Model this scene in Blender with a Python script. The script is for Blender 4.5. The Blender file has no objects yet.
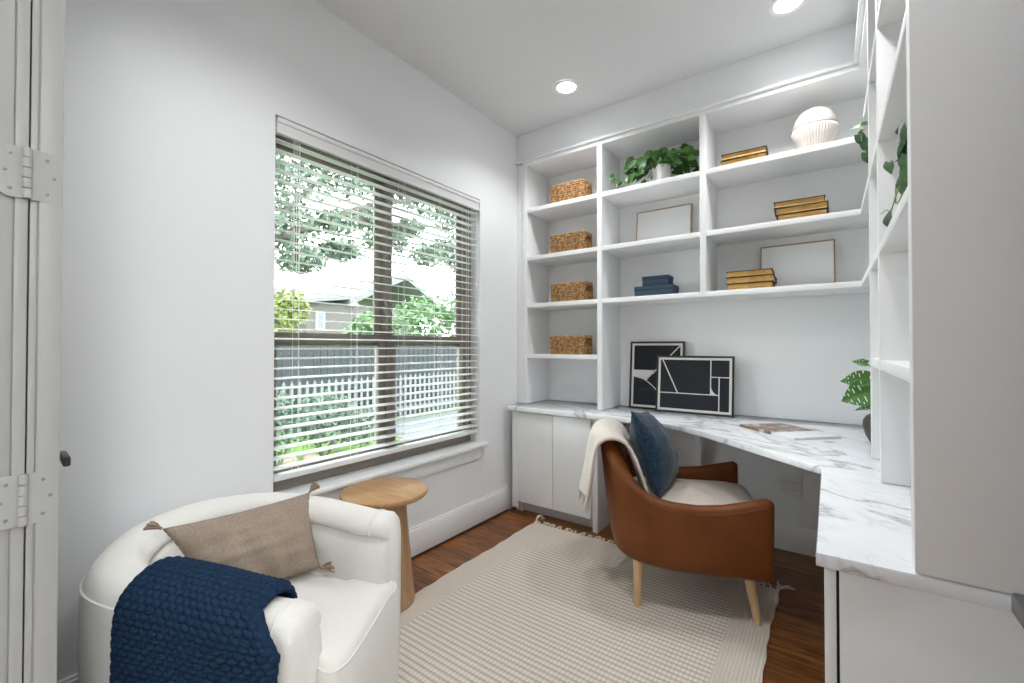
import bpy, bmesh, math, random
from mathutils import Vector, Matrix, noise
from math import sin, cos, pi, radians, sqrt, atan2, hypot

random.seed(7)
SC = bpy.context.scene
COL = SC.collection

# ------------------------------------------------------------------ camera
cam_d = bpy.data.cameras.new('camera')
cam = bpy.data.objects.new('camera', cam_d)
COL.objects.link(cam)
cam.location = (0, 0, 1.18)
cam.rotation_euler = (radians(90.681), 0, radians(35.837))
cam_d.sensor_width = 36.0
cam_d.lens = 439.76 / 1024 * 36
cam_d.clip_start = 0.01
SC.camera = cam

# ------------------------------------------------------------------ sky / exposure
world = bpy.data.worlds.new('overcast_sky')
SC.world = world
world.use_nodes = True
bg = world.node_tree.nodes['Background']
bg.inputs[0].default_value = (0.92, 0.96, 1.0, 1)
bg.inputs[1].default_value = 6.6
SC.view_settings.view_transform = 'Standard'
SC.view_settings.look = 'None'
SC.view_settings.gamma = 1.0
SC.view_settings.use_curve_mapping = False
SC.view_settings.exposure = 0.62
LAMP = 14.0           # radiance of each ceiling downlight lens
SPOT_W = 20.0         # beam of each ceiling downlight
SC.cycles.max_bounces = 14
SC.cycles.diffuse_bounces = 9
HALL_FILL = 37.0            # radiance of the unseen fill panels added in the hall

# ------------------------------------------------------------------ materials
def mat(name, color, rough=0.5, metal=0.0, spec=0.5, bump=None, vary=None, sheen=0.0, coat=0.0):
    """bump=(scale,strength,distance)  vary=(scale,amount,color2)"""
    m = bpy.data.materials.new(name)
    m.use_nodes = True
    nt = m.node_tree
    b = nt.nodes['Principled BSDF']
    b.inputs['Base Color'].default_value = (*color, 1)
    b.inputs['Roughness'].default_value = rough
    b.inputs['Metallic'].default_value = metal
    b.inputs['Specular IOR Level'].default_value = spec
    if sheen:
        b.inputs['Sheen Weight'].default_value = sheen
        b.inputs['Sheen Roughness'].default_value = 0.5
    if coat:
        b.inputs['Coat Weight'].default_value = coat
    tc = None
    if bump or vary:
        tc = nt.nodes.new('ShaderNodeTexCoord')
    if vary:
        n = nt.nodes.new('ShaderNodeTexNoise')
        n.inputs['Scale'].default_value = vary[0]
        n.inputs['Detail'].default_value = 4
        nt.links.new(tc.outputs['Object'], n.inputs['Vector'])
        r = nt.nodes.new('ShaderNodeMapRange')
        r.inputs[1].default_value = 0.35
        r.inputs[2].default_value = 0.65
        r.inputs[4].default_value = vary[1]
        nt.links.new(n.outputs[0], r.inputs[0])
        mx = nt.nodes.new('ShaderNodeMix')
        mx.data_type = 'RGBA'
        mx.inputs[6].default_value = (*color, 1)
        mx.inputs[7].default_value = (*vary[2], 1)
        nt.links.new(r.outputs[0], mx.inputs[0])
        nt.links.new(mx.outputs[2], b.inputs['Base Color'])
    if bump:
        n = nt.nodes.new('ShaderNodeTexNoise')
        n.inputs['Scale'].default_value = bump[0]
        n.inputs['Detail'].default_value = 3
        nt.links.new(tc.outputs['Object'], n.inputs['Vector'])
        bp = nt.nodes.new('ShaderNodeBump')
        bp.inputs['Strength'].default_value = bump[1]
        bp.inputs['Distance'].default_value = bump[2]
        nt.links.new(n.outputs[0], bp.inputs['Height'])
        nt.links.new(bp.outputs[0], b.inputs['Normal'])
    return m

class NT:
    """tiny node helper"""
    def __init__(s, m):
        s.nt = m.node_tree
        s.b = s.nt.nodes['Principled BSDF']
    def node(s, t, **kw):
        n = s.nt.nodes.new(t)
        for k, v in kw.items():
            setattr(n, k, v)
        return n
    def link(s, a, b):
        s.nt.links.new(a, b)
    def math(s, op, a, b=None, c=None):
        n = s.node('ShaderNodeMath', operation=op)
        for i, v in enumerate((a, b, c)):
            if v is None:
                continue
            if isinstance(v, (int, float)):
                n.inputs[i].default_value = v
            else:
                s.link(v, n.inputs[i])
        return n.outputs[0]
    def ramp(s, f, stops):
        n = s.node('ShaderNodeValToRGB')
        e = n.color_ramp.elements
        while len(e) < len(stops):
            e.new(0.5)
        for el, (p, c) in zip(e, stops):
            el.position = p
            el.color = (*c, 1)
        s.link(f, n.inputs[0])
        return n.outputs[0]
    def mix(s, f, a, b, blend='MIX'):
        n = s.node('ShaderNodeMix', data_type='RGBA', blend_type=blend)
        for i, v in ((0, f), (6, a), (7, b)):
            if isinstance(v, (int, float)):
                n.inputs[i].default_value = v
            elif isinstance(v, tuple):
                n.inputs[i].default_value = (*v, 1)
            else:
                s.link(v, n.inputs[i])
        return n.outputs[2]
    def bump(s, h, strength, dist):
        n = s.node('ShaderNodeBump')
        n.inputs['Strength'].default_value = strength
        n.inputs['Distance'].default_value = dist
        s.link(h, n.inputs['Height'])
        s.link(n.outputs[0], s.b.inputs['Normal'])
    def objco(s, scale=(1, 1, 1), rot=(0, 0, 0)):
        tc = s.node('ShaderNodeTexCoord')
        mp = s.node('ShaderNodeMapping')
        mp.inputs['Scale'].default_value = scale
        mp.inputs['Rotation'].default_value = rot
        s.link(tc.outputs['Object'], mp.inputs[0])
        return mp.outputs[0]
    def noise(s, vec, scale, detail=3, rough=0.5, dist=0.0):
        n = s.node('ShaderNodeTexNoise')
        n.inputs['Scale'].default_value = scale
        n.inputs['Detail'].default_value = detail
        n.inputs['Roughness'].default_value = rough
        n.inputs['Distortion'].default_value = dist
        s.link(vec, n.inputs['Vector'])
        return n.outputs[0]

WALL = mat('white_wall_paint', (0.80, 0.81, 0.825), 0.55, bump=(180, 0.06, 0.002))
CEIL = mat('white_ceiling_paint', (0.725, 0.73, 0.74), 0.8)
TRIM = mat('white_trim_paint', (0.83, 0.84, 0.85), 0.35)
CASE = mat('white_cabinet_paint', (0.82, 0.825, 0.83), 0.38)
DOORSHADE = mat('hall_shaded_door_grey', (0.345, 0.345, 0.34), 0.45)  # grey darkened so the colour carries the hall's shade
HINGE = mat('painted_hinge_metal', (0.36, 0.36, 0.35), 0.4, spec=0.4)
SCREW = mat('dull_screw', (0.25, 0.25, 0.24), 0.5, 0.6)
DARKMETAL = mat('dark_lever_metal', (0.10, 0.10, 0.105), 0.35, 0.7)
SLAT = mat('white_blind_slat', (0.86, 0.86, 0.86), 0.45)
_nt = SLAT.node_tree
_tr = _nt.nodes.new('ShaderNodeBsdfTranslucent')
_tr.inputs[0].default_value = (0.85, 0.86, 0.86, 1)
_ms = _nt.nodes.new('ShaderNodeMixShader')
_ms.inputs[0].default_value = 0.22
_nt.links.new(_nt.nodes['Principled BSDF'].outputs[0], _ms.inputs[1])
_nt.links.new(_tr.outputs[0], _ms.inputs[2])
_nt.links.new(_ms.outputs[0], _nt.nodes['Material Output'].inputs[0])
CORD = mat('white_cord', (0.85, 0.85, 0.83), 0.8)
BRONZE = mat('bronze_window_frame', (0.25, 0.212, 0.182), 0.5)
OUTLET = mat('outlet_plastic', (0.75, 0.74, 0.72), 0.4)
DARK = mat('dark_slot', (0.02, 0.02, 0.02), 0.8)
TOEK = mat('toe_kick_paint', (0.55, 0.55, 0.54), 0.6)
LENS = bpy.data.materials.new('glowing_lens')
LENS.use_nodes = True
_b = LENS.node_tree.nodes['Principled BSDF']
_b.inputs['Base Color'].default_value = (1, 1, 1, 1)
_b.inputs['Emission Color'].default_value = (0.975, 0.99, 1.0, 1)
_b.inputs['Emission Strength'].default_value = LAMP
FILLM = LENS.copy()
FILLM.name = 'glowing_fill'
FILLM.node_tree.nodes['Principled BSDF'].inputs['Emission Strength'].default_value = HALL_FILL
FILLM.node_tree.nodes['Principled BSDF'].inputs['Emission Color'].default_value = (0.93, 1.0, 0.985, 1)

GLASS = bpy.data.materials.new('window_glass')
GLASS.use_nodes = True
_nt = GLASS.node_tree
_nt.nodes.clear()
_o = _nt.nodes.new('ShaderNodeOutputMaterial')
_t = _nt.nodes.new('ShaderNodeBsdfTransparent')
_t.inputs[0].default_value = (0.93, 0.965, 0.95, 1)
_g = _nt.nodes.new('ShaderNodeBsdfGlossy')
_g.inputs['Roughness'].default_value = 0.02
_f = _nt.nodes.new('ShaderNodeFresnel')
_f.inputs[0].default_value = 1.25
_m = _nt.nodes.new('ShaderNodeMixShader')
_nt.links.new(_f.outputs[0], _m.inputs[0])
_nt.links.new(_t.outputs[0], _m.inputs[1])
_nt.links.new(_g.outputs[0], _m.inputs[2])
_nt.links.new(_m.outputs[0], _o.inputs[0])

def make_floor_mat():
    m = mat('oak_floor_boards', (0.2, 0.1, 0.05), 0.33)
    h = NT(m)
    co = h.objco()
    br = h.node('ShaderNodeTexBrick')
    br.offset = 0.37
    br.inputs['Scale'].default_value = 1.0
    br.inputs['Mortar Size'].default_value = 0.0012
    br.inputs['Mortar Smooth'].default_value = 0.3
    br.inputs['Brick Width'].default_value = 0.95
    br.inputs['Row Height'].default_value = 0.083
    br.inputs['Color1'].default_value = (0.10, 0.10, 0.10, 1)
    br.inputs['Color2'].default_value = (1, 1, 1, 1)
    br.inputs['Mortar'].default_value = (0, 0, 0, 1)
    h.link(co, br.inputs['Vector'])
    mp = h.node('ShaderNodeMapping')
    mp.inputs['Scale'].default_value = (2.0, 26, 1)
    h.link(co, mp.inputs[0])
    # shift the grain per board
    add = h.node('ShaderNodeVectorMath', operation='ADD')
    sc = h.node('ShaderNodeVectorMath', operation='SCALE')
    sc.inputs['Scale'].default_value = 9.0
    h.link(br.outputs[0], sc.inputs[0])
    h.link(mp.outputs[0], add.inputs[0])
    h.link(sc.outputs[0], add.inputs[1])
    g = h.noise(add.outputs[0], 1.3, 6, 0.65, 1.6)
    col = h.ramp(g, [(0.30, (0.030, 0.009, 0.002)), (0.46, (0.16, 0.052, 0.010)), (0.58, (0.30, 0.110, 0.022)), (0.76, (0.46, 0.20, 0.05))])
    tone = h.math('MULTIPLY_ADD', br.outputs[0], 0.55, 0.62)
    cm = h.node('ShaderNodeCombineColor')
    for i in range(3):
        h.link(tone, cm.inputs[i])
    col = h.mix(1.0, col, cm.outputs[0], 'MULTIPLY')
    col = h.mix(br.outputs[1], col, (0.01, 0.004, 0.002))
    h.link(col, h.b.inputs['Base Color'])
    hh = h.math('SUBTRACT', h.math('MULTIPLY', g, 0.3), br.outputs[1])
    h.bump(hh, 0.25, 0.001)
    return m
FLOORM = make_floor_mat()

def make_marble():
    m = mat('white_marble', (0.8, 0.8, 0.8), 0.13)
    h = NT(m)
    co = h.objco((1, 1, 1), (0, 0, radians(38)))
    mp = h.node('ShaderNodeMapping')
    mp.inputs['Scale'].default_value = (1.0, 2.1, 1.4)
    h.link(co, mp.inputs[0])
    n1 = h.noise(mp.outputs[0], 1.35, 6, 0.55, .9)
    v1 = h.math('ABSOLUTE', h.math('SUBTRACT', n1, 0.5))
    n2 = h.noise(mp.outputs[0], 2.7, 5, 0.55, 1.3)
    v2 = h.math('ABSOLUTE', h.math('SUBTRACT', n2, 0.49))
    cl = h.noise(mp.outputs[0], 1.2, 4, 0.5)
    a = h.ramp(v1, [(0.0, (0.42, 0.43, 0.45)), (0.006, (0.60, 0.61, 0.63)), (0.028, (0.85, 0.86, 0.88)), (0.5, (0.90, 0.91, 0.92))])
    b = h.ramp(v2, [(0.0, (0.88, 0.885, 0.90)), (0.012, (0.96, 0.96, 0.965)), (0.03, (1, 1, 1)), (1, (1, 1, 1))])
    c = h.ramp(cl, [(0.36, (0.88, 0.89, 0.91)), (0.6, (1, 1, 1))])
    col = h.mix(1.0, h.mix(1.0, a, b, 'MULTIPLY'), c, 'MULTIPLY')
    h.link(col, h.b.inputs['Base Color'])
    return m
MARBLE = make_marble()

def make_rug_mat(band):
    m = mat('woven_rug_band' if band else 'woven_rug_field', (0.6, 0.55, 0.48), 0.95, spec=0.1)
    h = NT(m)
    tc = h.node('ShaderNodeTexCoord')
    sp = h.node('ShaderNodeSeparateXYZ')
    h.link(tc.outputs['Object'], sp.inputs[0])
    px, py = (0.013, 0.013) if band else (0.0165, 0.0265)
    sx = h.math('SINE', h.math('MULTIPLY', sp.outputs[0], 2 * pi / px))
    sy = h.math('SINE', h.math('MULTIPLY', sp.outputs[1], 2 * pi / py))
    if band:
        hh = h.math('MULTIPLY_ADD', sx, 0.6, h.math('MULTIPLY', sy, 0.25))
        hh = h.math('MULTIPLY_ADD', hh, 0.5, 0.5)
        lo, hi = (0.58, 0.51, 0.44), (0.67, 0.60, 0.525)
    else:
        # rows of raised stitches with a flat line between
        row = h.math('MULTIPLY_ADD', sy, 0.5, 0.5)
        st = h.math('MULTIPLY_ADD', sx, 0.5, 0.5)
        hh = h.math('MULTIPLY', h.math('POWER', row, 0.5), h.math('MULTIPLY_ADD', st, 0.45, 0.55))
        lo, hi = (0.44, 0.375, 0.32), (0.76, 0.69, 0.61)
    nz = h.noise(tc.outputs['Object'], 260, 2)
    hh2 = h.math('MULTIPLY_ADD', nz, 0.25, hh)
    mr = h.node('ShaderNodeMapRange')
    mr.inputs[1].default_value = 0.1
    mr.inputs[2].default_value = 0.95
    h.link(hh2, mr.inputs[0])
    col = h.mix(mr.outputs[0], lo, hi)
    h.link(col, h.b.inputs['Base Color'])
    h.bump(hh2, 0.7, 0.004)
    return m
RUGF = make_rug_mat(False)
RUGB = make_rug_mat(True)

def make_wood(name, c1, c2, c3, scale=(2, 22, 22), rough=0.45):
    m = mat(name, c2, rough)
    h = NT(m)
    co = h.objco(scale)
    g = h.noise(co, 1.4, 5, 0.6, 1.2)
    col = h.ramp(g, [(0.3, c1), (0.5, c2), (0.72, c3)])
    h.link(col, h.b.inputs['Base Color'])
    h.bump(g, 0.08, 0.001)
    return m
OAK = make_wood('natural_oak_top', (0.36, 0.185, 0.075), (0.47, 0.255, 0.11), (0.55, 0.325, 0.155), (3, 24, 24), 0.4)
OAKV = make_wood('natural_oak_pedestal', (0.33, 0.19, 0.092), (0.42, 0.25, 0.125), (0.50, 0.31, 0.165), (30, 30, 2.2), 0.5)
LEGW = make_wood('pale_beech_leg', (0.50, 0.32, 0.165), (0.60, 0.40, 0.215), (0.67, 0.47, 0.27), (40, 40, 4), 0.4)
FRAMEW = make_wood('light_oak_frame', (0.33, 0.20, 0.11), (0.42, 0.27, 0.15), (0.5, 0.34, 0.2), (20, 20, 20), 0.5)
LEATHER = mat('tan_leather', (0.180, 0.054, 0.011), 0.48, spec=0.25, bump=(320, 0.12, 0.002), vary=(7, 0.7, (0.130, 0.037, 0.008)))
SEATF = mat('cream_seat_fabric', (0.66, 0.60, 0.54), 0.95, spec=0.1, bump=(420, 0.3, 0.003), vary=(140, 0.5, (0.52, 0.45, 0.39)))
BOUCLE = mat('white_sofa_fabric', (0.80, 0.775, 0.74), 0.95, spec=0.1, bump=(380, 0.35, 0.003), vary=(60, 0.3, (0.74, 0.71, 0.67)), sheen=0.2)
PILTAN = mat('taupe_pillow_fabric', (0.275, 0.212, 0.167), 0.95, spec=0.1, bump=(300, 0.4, 0.003), vary=(190, 0.8, (0.37, 0.295, 0.235)))
TASSEL = mat('taupe_tassel_yarn', (0.31, 0.225, 0.165), 0.95, spec=0.1)
PILBLUE = mat('blue_pillow_fabric', (0.007, 0.021, 0.042), 0.85, spec=0.2, bump=(120, 0.8, 0.006), vary=(75, 1.0, (0.021, 0.052, 0.090)), sheen=0.25)
KNIT = mat('navy_knit_yarn', (0.008, 0.023, 0.054), 0.9, spec=0.15, bump=(380, 0.3, 0.002), vary=(150, 0.6, (0.015, 0.039, 0.084)))
THROW = mat('cream_throw_fabric', (0.66, 0.61, 0.555), 0.95, spec=0.1, bump=(260, 0.5, 0.004), vary=(120, 0.5, (0.60, 0.53, 0.45)))
BASKET = mat('woven_seagrass', (0.56, 0.345, 0.165), 0.75, spec=0.25, bump=(140, 0.6, 0.004), vary=(62, 1.0, (0.21, 0.098, 0.036)))
NAVYBOX = mat('navy_linen_box', (0.034, 0.056, 0.085), 0.75, spec=0.25, bump=(420, 0.25, 0.002))
PAPER = mat('white_canvas', (0.83, 0.83, 0.83), 0.85, spec=0.2)
PAGES = mat('gilded_page_edges', (0.72, 0.43, 0.14), 0.6, spec=0.3, vary=(35, 0.7, (0.50, 0.26, 0.07)))
COVER = mat('black_book_cover', (0.020, 0.015, 0.013), 0.5)
BLACKF = mat('black_picture_frame', (0.012, 0.012, 0.013), 0.35)
ARTB = mat('charcoal_print', (0.015, 0.017, 0.023), 0.6, spec=0.25)
ARTW = mat('cream_print_line', (0.68, 0.65, 0.61), 0.7)
SHELLM = mat('matte_white_ceramic', (0.64, 0.595, 0.555), 0.8, spec=0.2)
POTW = mat('white_glazed_pot', (0.78, 0.77, 0.76), 0.5)
POTGL = mat('pale_grey_pot', (0.70, 0.71, 0.70), 0.35)
SOIL = mat('potting_soil', (0.03, 0.02, 0.014), 1.0)
VASE = mat('dark_brown_vase', (0.040, 0.032, 0.029), 0.45, vary=(20, 0.5, (0.085, 0.07, 0.06)))
def leaf_mat(name, c, c2, rough=0.4):
    m = mat(name, c, rough, spec=0.4, vary=(28, 0.8, c2))
    return m
LEAFA = leaf_mat('bright_pothos_leaf', (0.022, 0.085, 0.014), (0.065, 0.17, 0.030))
LEAFB = leaf_mat('silver_pothos_leaf', (0.026, 0.085, 0.032), (0.12, 0.22, 0.095))
LEAFC = leaf_mat('monstera_leaf', (0.035, 0.12, 0.014), (0.075, 0.19, 0.025))
STEM = mat('green_stem', (0.12, 0.22, 0.05), 0.6)
STEMG = mat('vine_stem', (0.20, 0.30, 0.10), 0.6)

# ------------------------------------------------------------------ mesh helpers
class MB:
    def __init__(s):
        s.bm = bmesh.new()
        s.mi = 0
    def box(s, x0, x1, y0, y1, z0, z1, bev=0.0, seg=2, M=None):
        bm = s.bm
        vs = [bm.verts.new((x, y, z)) for z in (z0, z1) for y in (y0, y1) for x in (x0, x1)]
        fs = [(0, 2, 3, 1), (4, 5, 7, 6), (0, 1, 5, 4), (2, 6, 7, 3), (0, 4, 6, 2), (1, 3, 7, 5)]
        F = [bm.faces.new([vs[i] for i in f]) for f in fs]
        for f in F:
            f.material_index = s.mi
        allv = set(vs)
        if bev > 0:
            E = list({e for f in F for e in f.edges})
            r = bmesh.ops.bevel(bm, geom=E, offset=bev, segments=seg, affect='EDGES', profile=0.5)
            allv = set(r['verts'])
            for f in r['faces']:
                f.material_index = s.mi
                allv.update(f.verts)
            for f in F:
                if f.is_valid:
                    allv.update(f.verts)
        if M is not None:
            for v in allv:
                if v.is_valid:
                    v.co = M @ v.co
        return s
    def grid(s, pts, cu=False, cv=False, caps=(False, False)):
        """pts[i][j] -> Vector ; i along u, j along v"""
        bm = s.bm
        V = [[bm.verts.new(p) for p in row] for row in pts]
        nu, nv = len(V), len(V[0])
        for i in range(nu if cu else nu - 1):
            for j in range(nv if cv else nv - 1):
                a, b = V[i][j], V[(i + 1) % nu][j]
                c, d = V[(i + 1) % nu][(j + 1) % nv], V[i][(j + 1) % nv]
                try:
                    f = bm.faces.new((a, b, c, d))
                    f.material_index = s.mi
                except ValueError:
                    pass
        if caps[0]:
            f = bm.faces.new(list(reversed(V[0])))
            f.material_index = s.mi
        if caps[1]:
            f = bm.faces.new(V[-1])
            f.material_index = s.mi
        return V
    def tube(s, path, r, n=8, caps=True):
        path = [Vector(p) for p in path]
        rr = r if callable(r) else (lambda t: r)
        rows = []
        N = len(path)
        up = Vector((0.123, 0.31, 0.94)).normalized()
        for i, p in enumerate(path):
            a = path[max(0, i - 1)]
            b = path[min(N - 1, i + 1)]
            t = (b - a).normalized() if (b - a).length > 1e-9 else Vector((0, 0, 1))
            x = up.cross(t)
            if x.length < 1e-3:
                x = Vector((1, 0, 0)).cross(t)
            x.normalize()
            y = t.cross(x)
            up = y if abs(y.dot(t)) < 0.9 else up
            R = rr(i / max(1, N - 1))
            rows.append([p + (x * cos(2 * pi * k / n) + y * sin(2 * pi * k / n)) * R for k in range(n)])
        s.grid(rows, cv=True, caps=(caps, caps))
        return s
    def lathe(s, prof, c=(0, 0, 0), n=32, cap0=True, cap1=True):
        rows = [[Vector((c[0] + r * cos(2 * pi * k / n), c[1] + r * sin(2 * pi * k / n), c[2] + z)) for k in range(n)] for r, z in prof]
        s.grid(rows, cv=True, caps=(cap0, cap1))
        return s
    def poly(s, pts, h=None):
        """flat polygon, optionally extruded by vector h"""
        bm = s.bm
        a = [bm.verts.new(p) for p in pts]
        f = bm.faces.new(a)
        f.material_index = s.mi
        if h is not None:
            h = Vector(h)
            b = [bm.verts.new(Vector(p) + h) for p in pts]
            f2 = bm.faces.new(list(reversed(b)))
            f2.material_index = s.mi
            n = len(a)
            for i in range(n):
                q = bm.faces.new((a[i], b[i], b[(i + 1) % n], a[(i + 1) % n]))
                q.material_index = s.mi
        return s
    def build(s, name, mats, parent=None, smooth=35, loc=None, fixn=True, **props):
        bm = s.bm
        if fixn:
            bmesh.ops.recalc_face_normals(bm, faces=bm.faces[:])
        me = bpy.data.meshes.new(name)
        bm.to_mesh(me)
        bm.free()
        for m in (mats if isinstance(mats, (list, tuple)) else [mats]):
            me.materials.append(m)
        if smooth:
            me.shade_smooth()
            if smooth < 180:
                me.set_sharp_from_angle(angle=radians(smooth))
        o = bpy.data.objects.new(name, me)
        COL.objects.link(o)
        if parent is not None:
            o.parent = parent
        if loc is not None:
            o.location = loc
        for k, v in props.items():
            o[k] = v
        return o

def thing(name, label, cat, loc=(0, 0, 0), rz=0.0, group=None):
    o = bpy.data.objects.new(name, None)
    o.empty_display_size = 0.05
    COL.objects.link(o)
    o.location = loc
    o.rotation_euler = (0, 0, rz)
    o['label'] = label
    o['category'] = cat
    if group:
        o['group'] = group
    return o

def tag(o, label, cat, group=None):
    o['label'] = label
    o['category'] = cat
    if group:
        o['group'] = group
    return o

def struct_empty(name, loc, label, rz=0.0):
    o = thing(name, label, name.split('_')[0], loc, rz)
    o['kind'] = 'structure'
    return o

def struct(name, mb, m, label=None, smooth=30):
    o = mb.build(name, m, smooth=smooth)
    o['kind'] = 'structure'
    if label:
        o['label'] = label
        o['category'] = name.split('_')[0]
    return o

def catmull(pts, n):
    """n samples per span, open"""
    P = [Vector(p) for p in pts]
    out = []
    for i in range(len(P) - 1):
        p0 = P[i - 1] if i > 0 else P[0] * 2 - P[1]
        p1, p2 = P[i], P[i + 1]
        p3 = P[i + 2] if i + 2 < len(P) else P[-1] * 2 - P[-2]
        for k in range(n):
            t = k / n
            out.append(0.5 * ((2 * p1) + (p2 - p0) * t + (2 * p0 - 5 * p1 + 4 * p2 - p3) * t * t + (3 * p1 - p0 - 3 * p2 + p3) * t ** 3))
    out.append(P[-1].copy())
    return out

def resample(path, n):
    L = [0.0]
    for a, b in zip(path, path[1:]):
        L.append(L[-1] + (b - a).length)
    out = []
    j = 0
    for i in range(n):
        t = L[-1] * i / (n - 1)
        while j < len(L) - 2 and L[j + 1] < t:
            j += 1
        u = (t - L[j]) / max(1e-9, L[j + 1] - L[j])
        out.append(path[j].lerp(path[j + 1], u))
    return out

# ------------------------------------------------------------------ room shell
WX, CZ = -1.905, 2.765
WY0, WY1, WZ0, WZ1 = 0.919, 2.27, 0.54, 2.171     # window opening
BY = 2.69          # front plane of the back bookcase
RX = 0.125          # front plane of the right bookcase
RWX = 0.45
HX0, HX1, HY0 = -1.905, 3.2, -2.3                # hall behind the doorway

struct('floor', MB().box(HX0 - .14, HX1 + .1, HY0 - .1, 3.16, -0.12, 0), FLOORM, 'dark stained oak board floor running under the rug')
struct('ceiling', MB().box(HX0 - .14, HX1 + .1, HY0 - .1, 3.16, CZ, CZ + .12), CEIL, 'smooth white ceiling with round recessed lights')
w = MB()
w.box(WX - .14, WX, HY0 - .1, WY0, 0, CZ)
w.box(WX - .14, WX, WY1, 3.16, 0, CZ)
w.box(WX - .14, WX, WY0, WY1, 0, WZ0 - .023)
w.box(WX - .14, WX, WY0, WY1, WZ1, CZ)
struct('wall_left', w, WALL, 'white wall holding the big window with blinds')
struct('wall_back', MB().box(WX, RWX + .12, 3.02, 3.16, 0, CZ), WALL, 'white wall behind the bookcase and desk')
struct('wall_right', MB().box(RWX, RWX + .12, 0.115, 3.02, 0, CZ), WALL, 'white wall behind the right hand bookcase')
DX0, DX1, DZ = -1.155, 0.315, 2.46
w = MB()
w.box(WX, DX0, 0.0, 0.115, 0, CZ)
w.box(DX1, HX1, 0.0, 0.115, 0, CZ)
w.box(DX0, DX1, 0.0, 0.115, DZ, CZ)
struct('wall_front', w, WALL, 'white wall with the double door opening')
w = MB()
w.box(HX1, HX1 + .1, HY0, 0.0, 0, CZ)
struct('wall_hall_side', w, WALL)
struct('wall_hall_end', MB().box(HX0, HX1, HY0 - .1, HY0, 0, CZ), WALL)
# soffit above both bookcases
w = MB()
w.box(WX, RWX, 2.70, 3.02, 2.556, CZ)
w.box(RX + .012, RWX, 1.11, 2.70, 2.556, CZ)
struct('trim_1', w, WALL, 'white soffit dropped from the ceiling above the bookcases')
# crown strip
w = MB()
w.box(WX, RX - .022, 2.672, 2.70, 2.548, 2.562, .003)
w.box(RX - .022, RX + .012, 1.10, 2.70, 2.548, 2.562, .003)
struct('trim_2', w, TRIM, 'thin white moulding line under the soffit')
w = MB()
w.box(WX, WX + .016, 0.115, 2.72, 0, .155, .002)
w.box(WX, WX + .010, 0.115, 2.72, .155, .166, .003)
struct('baseboard_left', w, TRIM, 'tall white baseboard under the window')
w = MB()
w.box(-1.19, RWX, 3.005, 3.02, 0, .15, .002)
w.box(-1.19, RWX, 3.010, 3.02, .15, .162, .003)
struct('baseboard_back', w, TRIM, 'white baseboard in the shade under the desk')
# thin dark shoe line of the baseboard against the floor
struct('trim_3', MB().box(WX + .016, WX + .026, 0.115, 2.56, 0, .013, .004), mat('stained_shoe_moulding', (0.06, 0.026, 0.011), 0.4), 'dark stained shoe moulding along the left baseboard')
# window stool and apron
w = MB()
w.box(WX, WX + .048, WY0 - .045, WY1 + .045, .517, .540, .006)
w.box(WX - .14, WX + .01, WY0 + .001, WY1 - .001, .5171, .5399)
struct('trim_4', w, TRIM, 'white window sill ledge below the blinds')
w = MB()
w.box(WX, WX + .016, WY0 - .01, WY1 - .005, .438, .517, .002)
struct('trim_5', w, TRIM, 'white apron board under the window sill')

# ------------------------------------------------------------------ window
win = struct_empty('window_1', (-2.02, 1.595, WZ0), 'large brown framed window of two double hung units behind white blinds')
def wl(mb_boxes, name, m, parent, bev=.003):
    b = MB()
    for x0, x1, y0, y1, z0, z1 in mb_boxes:
        b.box(x0 + 2.02, x1 + 2.02, y0 - 1.595, y1 - 1.595, z0 - WZ0, z1 - WZ0, bev)
    return b.build(name, m, parent)
fx0, fx1 = -2.045, -1.985
wl([(fx0, fx1, WY0, WY0 + .028, WZ0, WZ1), (fx0, fx1, WY1 - .055, WY1, WZ0, WZ1), (fx0, fx1, WY0 + .028, WY1 - .055, WZ0, WZ0 + .05), (fx0, fx1, WY0 + .028, WY1 - .055, WZ1 - .05, WZ1),
    (fx0, -1.980, 1.560, 1.590, WZ0 + .05, WZ1 - .05)], 'window_frame', BRONZE, win)
for y0, y1 in ((WY0 + .028, 1.560), (1.590, WY1 - .055)):
    for k, (z0, z1, x0, x1) in enumerate(((WZ0 + .05, 1.246, -2.025, -1.99), (1.184, WZ1 - .05, -2.043, -2.026))):
        s = .045
        sa = .026 if y0 < 1.2 else s
        sash = wl([(x0, x1, y0, y0 + sa, z0, z1), (x0, x1, y1 - s, y1, z0, z1), (x0, x1, y0 + sa, y1 - s, z0, z0 + s), (x0, x1, y0 + sa, y1 - s, z1 - s, z1)], 'lower_sash' if k == 0 else 'upper_sash', BRONZE, win)
        xm = (x0 + x1) / 2
        g = MB().box(xm - .002 + 2.02, xm + .002 + 2.02, y0 + sa - 1.595, y1 - s - 1.595, z0 + s - WZ0, z1 - s - WZ0)
        g.build('glass_pane', GLASS, sash)

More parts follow.
